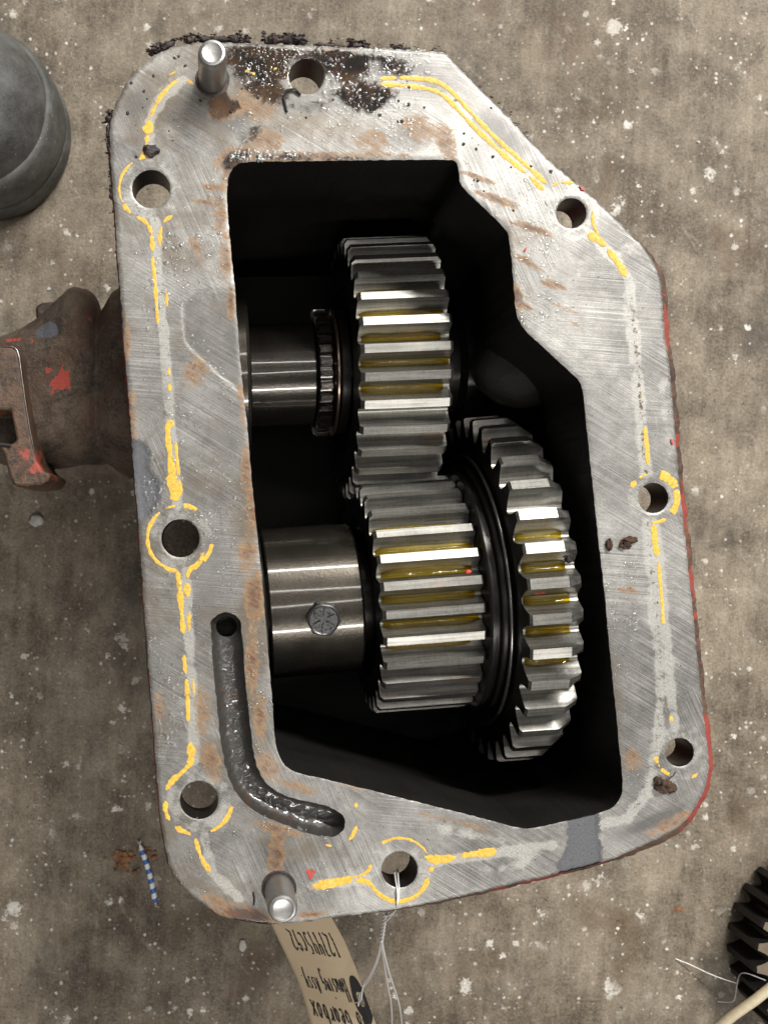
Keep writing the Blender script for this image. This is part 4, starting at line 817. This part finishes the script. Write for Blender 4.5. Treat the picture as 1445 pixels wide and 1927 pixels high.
# dark ring round the eyelet
V = []; F = []; n_ = 40
for i in range(n_):
    a = 2 * math.pi * i / n_; V.append(tuple(tagp(min(.995, .90 + .048 * math.cos(a)), .66 + .048 * math.sin(a), .16))); V.append(tuple(tagp(max(.79, min(.998, .90 + .11 * math.cos(a) * (1 + .1 * math.sin(3 * a)))), .66 + .155 * math.sin(a), .16)))
for i in range(n_): j = (i + 1) % n_; F.append((2 * i, 2 * i + 1, 2 * j + 1, 2 * j))
mesh_obj('eyelet_patch', V, F, M['ink'], ptag)
GL = {'1': [[(.5, 1), (.45, 0)]], '2': [[(.1, .8), (.4, 1), (.8, .85), (.7, .55), (.15, .05), (.45, .12), (.9, 0)]], '7': [[(.1, .95), (.85, 1), (.4, 0)]], '4': [[(.25, 1), (.1, .5), (.8, .5)], [(.75, .95), (.6, 0)]], '5': [[(.85, 1), (.3, .98), (.2, .6), (.65, .6), (.8, .3), (.5, 0), (.1, .12)]],
      'C': [[(.85, .8), (.5, .95), (.15, .5), (.35, .05), (.85, .15)]], '9': [[(.75, .8), (.4, 1), (.15, .75), (.4, .5), (.75, .75), (.7, .3), (.5, 0)]], 'H': [[(.15, 1), (.1, 0)], [(.9, 1), (.8, 0)], [(.12, .5), (.85, .55)]], 'o': [[(.5, .6), (.15, .35), (.35, 0), (.75, .15), (.75, .5), (.5, .6)]],
      'u': [[(.1, .6), (.15, .1), (.5, 0), (.75, .3), (.8, .6), (.85, 0)]], 's': [[(.75, .55), (.35, .6), (.3, .38), (.7, .25), (.55, 0), (.1, .05)]], 'i': [[(.5, .6), (.5, 0)], [(.5, .85), (.52, .9)]], 'n': [[(.1, .6), (.15, 0), (.2, .45), (.55, .6), (.75, .4), (.8, 0)]],
      'g': [[(.75, .5), (.4, .6), (.15, .35), (.4, .1), (.75, .35), (.7, -.35), (.3, -.5), (.1, -.35)]], 'A': [[(.05, 0), (.45, 1), (.85, 0)], [(.2, .35), (.75, .4)]], 'y': [[(.1, .6), (.35, .15), (.6, .2)], [(.8, .6), (.5, -.2), (.15, -.5)]], '.': [[(.3, .02), (.38, .06)]], 'N': [[(.1, 0), (.15, 1), (.75, 0), (.85, 1)]],
      'G': [[(.9, .85), (.5, 1), (.1, .5), (.4, 0), (.85, .2), (.85, .5), (.5, .5)]], 'e': [[(.15, .3), (.75, .38), (.6, .6), (.3, .55), (.15, .25), (.4, 0), (.8, .1)]], 'a': [[(.75, .5), (.4, .6), (.12, .3), (.35, 0), (.7, .3), (.75, .6), (.8, 0)]], 'r': [[(.15, .6), (.2, 0), (.3, .45), (.75, .6)]], 'b': [[(.15, 1), (.15, 0), (.65, .1), (.75, .45), (.4, .6), (.15, .35)]],
      'x': [[(.1, .6), (.85, 0)], [(.85, .6), (.1, 0)]], ' ': []}
def write(text, u0, u1, v0, vh, w, name, slope=0.0):
    V = []; F = []; n_ = len(text); cw = (u1 - u0) / n_
    for i, ch in enumerate(text):
        for st in GL[ch]:
            pts_ = resample(chaikin(st, 2, False), .06, False); prev = None
            for j, (gx, gy) in enumerate(pts_):
                u = u0 + cw * (i + gx * .86); v = v0 - gy * vh + slope * (u - u0)        # the tag is seen upside down
                q = tagp(u, v, .12); t0 = pts_[max(j - 1, 0)]; t1 = pts_[min(j + 1, len(pts_) - 1)]; d_ = np.array([(t1[0] - t0[0]) * cw * 30, -(t1[1] - t0[1]) * vh * 55]); d_ = d_ / (np.linalg.norm(d_) + 1e-9)
                ww = w * (.75 + .5 * random.random()); nu, nv = -d_[1] * ww / 30, d_[0] * ww / 55
                a = tagp(u + nu, v + nv, .12); b = tagp(u - nu, v - nv, .12); V += [tuple(a), tuple(b)]
                if j: m_ = len(V); F.append((m_ - 4, m_ - 3, m_ - 1, m_ - 2))
    o_ = mesh_obj(name, V, F, M['ink'], ptag); return o_
# writing runs from the photo's right to its left, feet toward the housing is reversed: heights grow away from it
write('127445C92', .86, .18, .19, -.19, .34, 'handwriting', .06)
write('Housing Assy.', .755, .07, .53, -.165, .32, 'handwriting', -.10)
write('No Gearbox', .88, .07, .745, -.15, .36, 'handwriting', -.06)

# ================================================================== tie wire
tw = thing('tie_wire', 'thin twisted tie wire looped from the lower bolt hole down to the tag', 'wire', (0, 0, 0))
def wirepart(pts_, r=.42, name='wire_strand'):
    V_, F_ = tube(smoothpath(pts_, 1.2, 3), r, 7); return mesh_obj(name, V_, F_, M['wire'], tw, 80)
wirepart([P(742, 1640, ZF - 10), P(744, 1655, ZF - 3), P(747, 1672, ZF + .8), P(748, 1690, ZF + 1.0), P(747, 1706, ZF + .5), P(742, 1716, ZF - 4), P(730, 1724, ZF - 6), P(724, 1722, ZF - 7)], .36)
wirepart([P(748, 1636, ZF - 12), P(749, 1655, ZF - 2.5), P(751, 1672, ZF + .8), P(750, 1695, ZF + 1.0), P(745, 1712, ZF - 3), P(733, 1728, ZF - 9), P(724, 1735, ZF - 12)], .36)
hel = [[], []]
for i in range(70):
    t_ = i / 69; c_ = np.array(P(725 - 8 * t_, 1718 + 55 * t_, ZF - 7 - 22 * t_))
    for s_ in (0, 1): a = t_ * 26 + s_ * math.pi; hel[s_].append((c_[0] + .55 * math.cos(a), c_[1], c_[2] + .55 * math.sin(a)))
for s_ in (0, 1): V, F = tube(hel[s_], .42, 6); mesh_obj('wire_strand', V, F, M['wire'], tw, 80)
e_ = np.array(tagp(.90, .66, 1.0)); epx = PX(e_)
wirepart([P(717, 1772, ZF - 29), P(710, 1805, 132), P(695, 1838, 120), P(682, 1853, e_[2] + 6), (e_[0], e_[1], e_[2] + 1.5), (e_[0] - 2, e_[1] - 2, e_[2] - 2)], .34)
wirepart([P(718, 1774, ZF - 29), P(714, 1800, 134), P(702, 1830, 122), P(692, 1848, e_[2] + 8), P(678, 1863, e_[2] + 3), (e_[0] - 1, e_[1] - 3, e_[2] - 1)], .34)
wirepart([P(717, 1770, ZF - 28), P(722, 1810, 132), P(728, 1850, 110), P(736, 1885, 90), P(738, 1935, 60), P(738, 1990, 20), P(736, 2030, 1)], .42)
wirepart([P(718, 1770, ZF - 28), P(727, 1815, 132), P(740, 1855, 110), P(752, 1890, 92), P(757, 1935, 62), P(760, 1990, 20), P(764, 2030, 1)], .42)

# ================================================================== striped drinking straw scrap / string
V = []; ax = np.array(P(264, 1590, 1.5)); bx_ = np.array(P(293, 1700, 1.5)); Lr = np.linalg.norm(bx_ - ax); path = [(Lr * i / 24, 1.0 * math.sin(i / 24 * math.pi), 0) for i in range(25)]
V, F = tube(path, [.6, 1.2] + [1.55 + .08 * math.sin(i * 1.7) for i in range(21)] + [1.2, .6], 10)
st = mesh_obj('striped_string', V, F, M['stripe'], None, 60); st.location = Vector(ax) * MM; st.rotation_euler = (0, 0, math.atan2(bx_[1] - ax[1], bx_[0] - ax[0])); tag(st, 'short blue and white striped piece of string on the floor beside rust crumbs', 'string')
L = []
for end, s_ in ((0, -1), (Lr, 1)):
    for i in range(6): L.append(tube([(end - s_ * .3, 0, 0), (end + s_ * 1.3, random.uniform(-1, 1), random.uniform(-.3, .6)), (end + s_ * 2.6, random.uniform(-1.9, 1.9), random.uniform(-.6, .9))], [.25, .18, .08], 5))
for a_, b_ in ((0, 6), (6, 12)):
    V, F = join(L[a_:b_]); mesh_obj('frayed_end', V, F, M['stone'], st, 60)['kind'] = 'stuff'
# rust crumbs beside it
def crumbs(name, lab, cat, px, py, n_, spread, rr, mat, kind=None):
    L = []
    for i in range(n_):
        q = P(px + random.gauss(0, spread), py + random.gauss(0, spread), 0); r_ = rr * random.uniform(.35, 1.3); L.append(lump((q[0], q[1], r_ * .35), r_, .6, 1, (1, 1, .6), 1.5, i * 2.1))
    V_, F_ = join(L); o_ = mesh_obj(name, V_, F_, mat, None, 40); tag(o_, lab, cat, kind); return o_
crumbs('rust_crumbs', 'heap of orange rust crumbs on the floor left of the striped string', 'rust crumbs', 234, 1617, 46, 11, 1.5, M['rust_flake'], 'stuff')
crumbs('rust_crumbs', 'few rust crumbs on the floor between striped string and housing', 'rust crumbs', 285, 1605, 10, 6, 1.2, M['rust_flake'], 'stuff')

# ================================================================== mud clumps lying on the flange
def clump(name, lab, cat, parts, mat):
    V_, F_ = join(parts); o_ = mesh_obj(name, V_, F_, mat, None, 60); tag(o_, lab, cat); return o_
clump('mud_clump', 'big dark mud clump on the flange by the lower right bolt hole', 'mud', [lump(P(1248, 1478, ZF + .9), 3.0, .55, 4, (1, .85, .6), 1.3, 3), lump(P(1262, 1484, ZF + .6), 2.0, .6, 3, (1, .9, .6), 1.5, 8), lump(P(1240, 1470, ZF + .6), 1.8, .6, 3, (1, .9, .6), 1.5, 5), tube([P(1258, 1466, ZF + 1.2), P(1266, 1460, ZF + 1.6), P(1271, 1452, ZF + 1.0)], .25, 5)], M['mud'])
clump('mud_clump', 'larger brown mud crumb right of the gears on the flange', 'mud', [lump(P(1188, 1016, ZF + .6), 1.8, .7, 3, (1.3, .8, .7), 1.6, 1), lump(P(1176, 1025, ZF + .6), 1.7, .7, 3, (1.1, 1, .7), 1.6, 6)], M['mud'])
clump('mud_clump', 'smaller brown mud crumb nearest the opening on the flange', 'mud', [lump(P(1146, 1025, ZF + .6), 1.7, .6, 3, (.7, 1.3, .7), 1.6, 2)], M['mud'])
clump('grease_clump', 'black grease clump on yellow sealant above the upper left bolt hole', 'grease', [lump(P(285, 284, ZF + .5), 2.0, .55, 3, (1.4, .9, .6), 1.5, 4), lump(P(278, 279, ZF + .4), 1.4, .6, 3, (1, 1, .6), 1.5, 9)], M['cake'])
clump('metal_swarf', 'dark oily swarf stuck in the teeth of the larger lower gear', 'swarf', [lump(P(1069, 1052, ZF - 8 + i * .4), 1.0 + .3 * (i % 3), .7, 2, (1, 1, .8), 1.6, i) for i in range(4)] + [lump(P(1062 + 6 * i, 1046 + 4 * (i % 2), ZF - 6), .9, .7, 2, (1, 1, 1), 1.6, i + 3.3) for i in range(3)], M['cake'])
o_ = clump('paint_scrap', 'red paint scraps in the oil between teeth of the larger lower gear', 'paint scrap', [lump(P(1012 + 9 * i, 1116 - 4 * i + 3 * (i % 2), ZF - 5), 1.0 - .1 * i, .7, 2, (1.3, .6, .5), 1.6, i) for i in range(5)], M['red'])
o_ = clump('paint_scrap', 'single red paint scrap in the oil of the smaller lower gear', 'paint scrap', [lump(P(881, 1076, ZF - 3.2), 1.1, .4, 2, (1.2, .8, .6), 1.4, 2)], M['red'])

# ================================================================== loose gear, rod and wire at the lower right
lg = thing('loose_gear', 'dark greasy toothed gear lying flat at the lower right corner', 'gear', (*P(1562, 1772, 0)[:2], 0))
V, F, mi = gear_mesh(59, 30, 3.7, 27, 22, tip=.14, phase=.05, left=1.0, right=1.2)
V = [(-c, b, a) for a, b, c in V]
o_ = mesh_obj('toothed_rim', V, F, [M['loose'], M['loose_top']], lg, 30, mi); fix_normals(o_)
V, F = lathe_z([(23, 27), (21, 25), (21, 2)], 48); mesh_obj('bore', V, F, M['loose'], lg, 40)
V, F = tube([P(1330, 1952, 20), P(1380, 1910, 26), P(1420, 1882, 29.4), P(1470, 1842, 29.6), P(1540, 1790, 29.6)], 2.5, 14); o_ = mesh_obj('pale_rod', V, F, M['rod'], None, 60); tag(o_, 'pale yellowish rod crossing the lower right corner above the loose gear', 'rod')
V, F = join([tube(smoothpath([P(1270, 1804, .6), P(1300, 1816, 3), P(1345, 1838, 8), P(1388, 1851, 12)], 1.5), .24, 6), tube(smoothpath([P(1350, 1885, 1), P(1375, 1887, 5), P(1382, 1882, 9), P(1386, 1851, 12.5), P(1390, 1834, 16), P(1400, 1829, 22), P(1440, 1845, 28.5)], 1.5), .22, 6)])
o_ = mesh_obj('bent_wire', V, F, M['wire'], None, 80); tag(o_, 'thin bright bent wire on the floor beside the loose gear', 'wire')

# ================================================================== grit on the floor
o_ = clump('pebble', 'grey white pebble on the floor left of the housing', 'pebble', [lump(P(70, 980, 1.8), 3.6, .35, 3, (1.1, .9, .6), 1.2, 2)], M['stone'])
o_ = clump('wood_chip', 'pale flat chip on the floor left of the paper tag', 'chip', [lump(P(457, 1780, .7), 2.8, .3, 3, (.75, 1.2, .25), 1.0, 5)], M['stone'])
o_ = clump('paint_scrap', 'orange paint scrap on the floor below the lower right flange corner', 'paint scrap', [lump(P(1277, 1711, .25), 1.7, .9, 3, (1.5, .8, .10), 1.6, 5)], M['rust_flake'])
L = []
for i in range(650):
    x, y = random.uniform(-20, 1460), random.uniform(-20, 1940)
    if mnoise.noise(Vector((x * .006, y * .006, 2.2))) < random.uniform(-.5, .4): continue
    q = P(x, y, 0); r_ = .3 + .9 * random.random() ** 4; L.append(lump((q[0], q[1], r_ * .2), r_, .5, 1, (1, 1, .5), 1.4, i))
V, F = join(L); o_ = mesh_obj('floor_grit', V, F, M['stone'], None, 60); tag(o_, 'pale grit scattered over the concrete floor', 'grit', 'stuff')
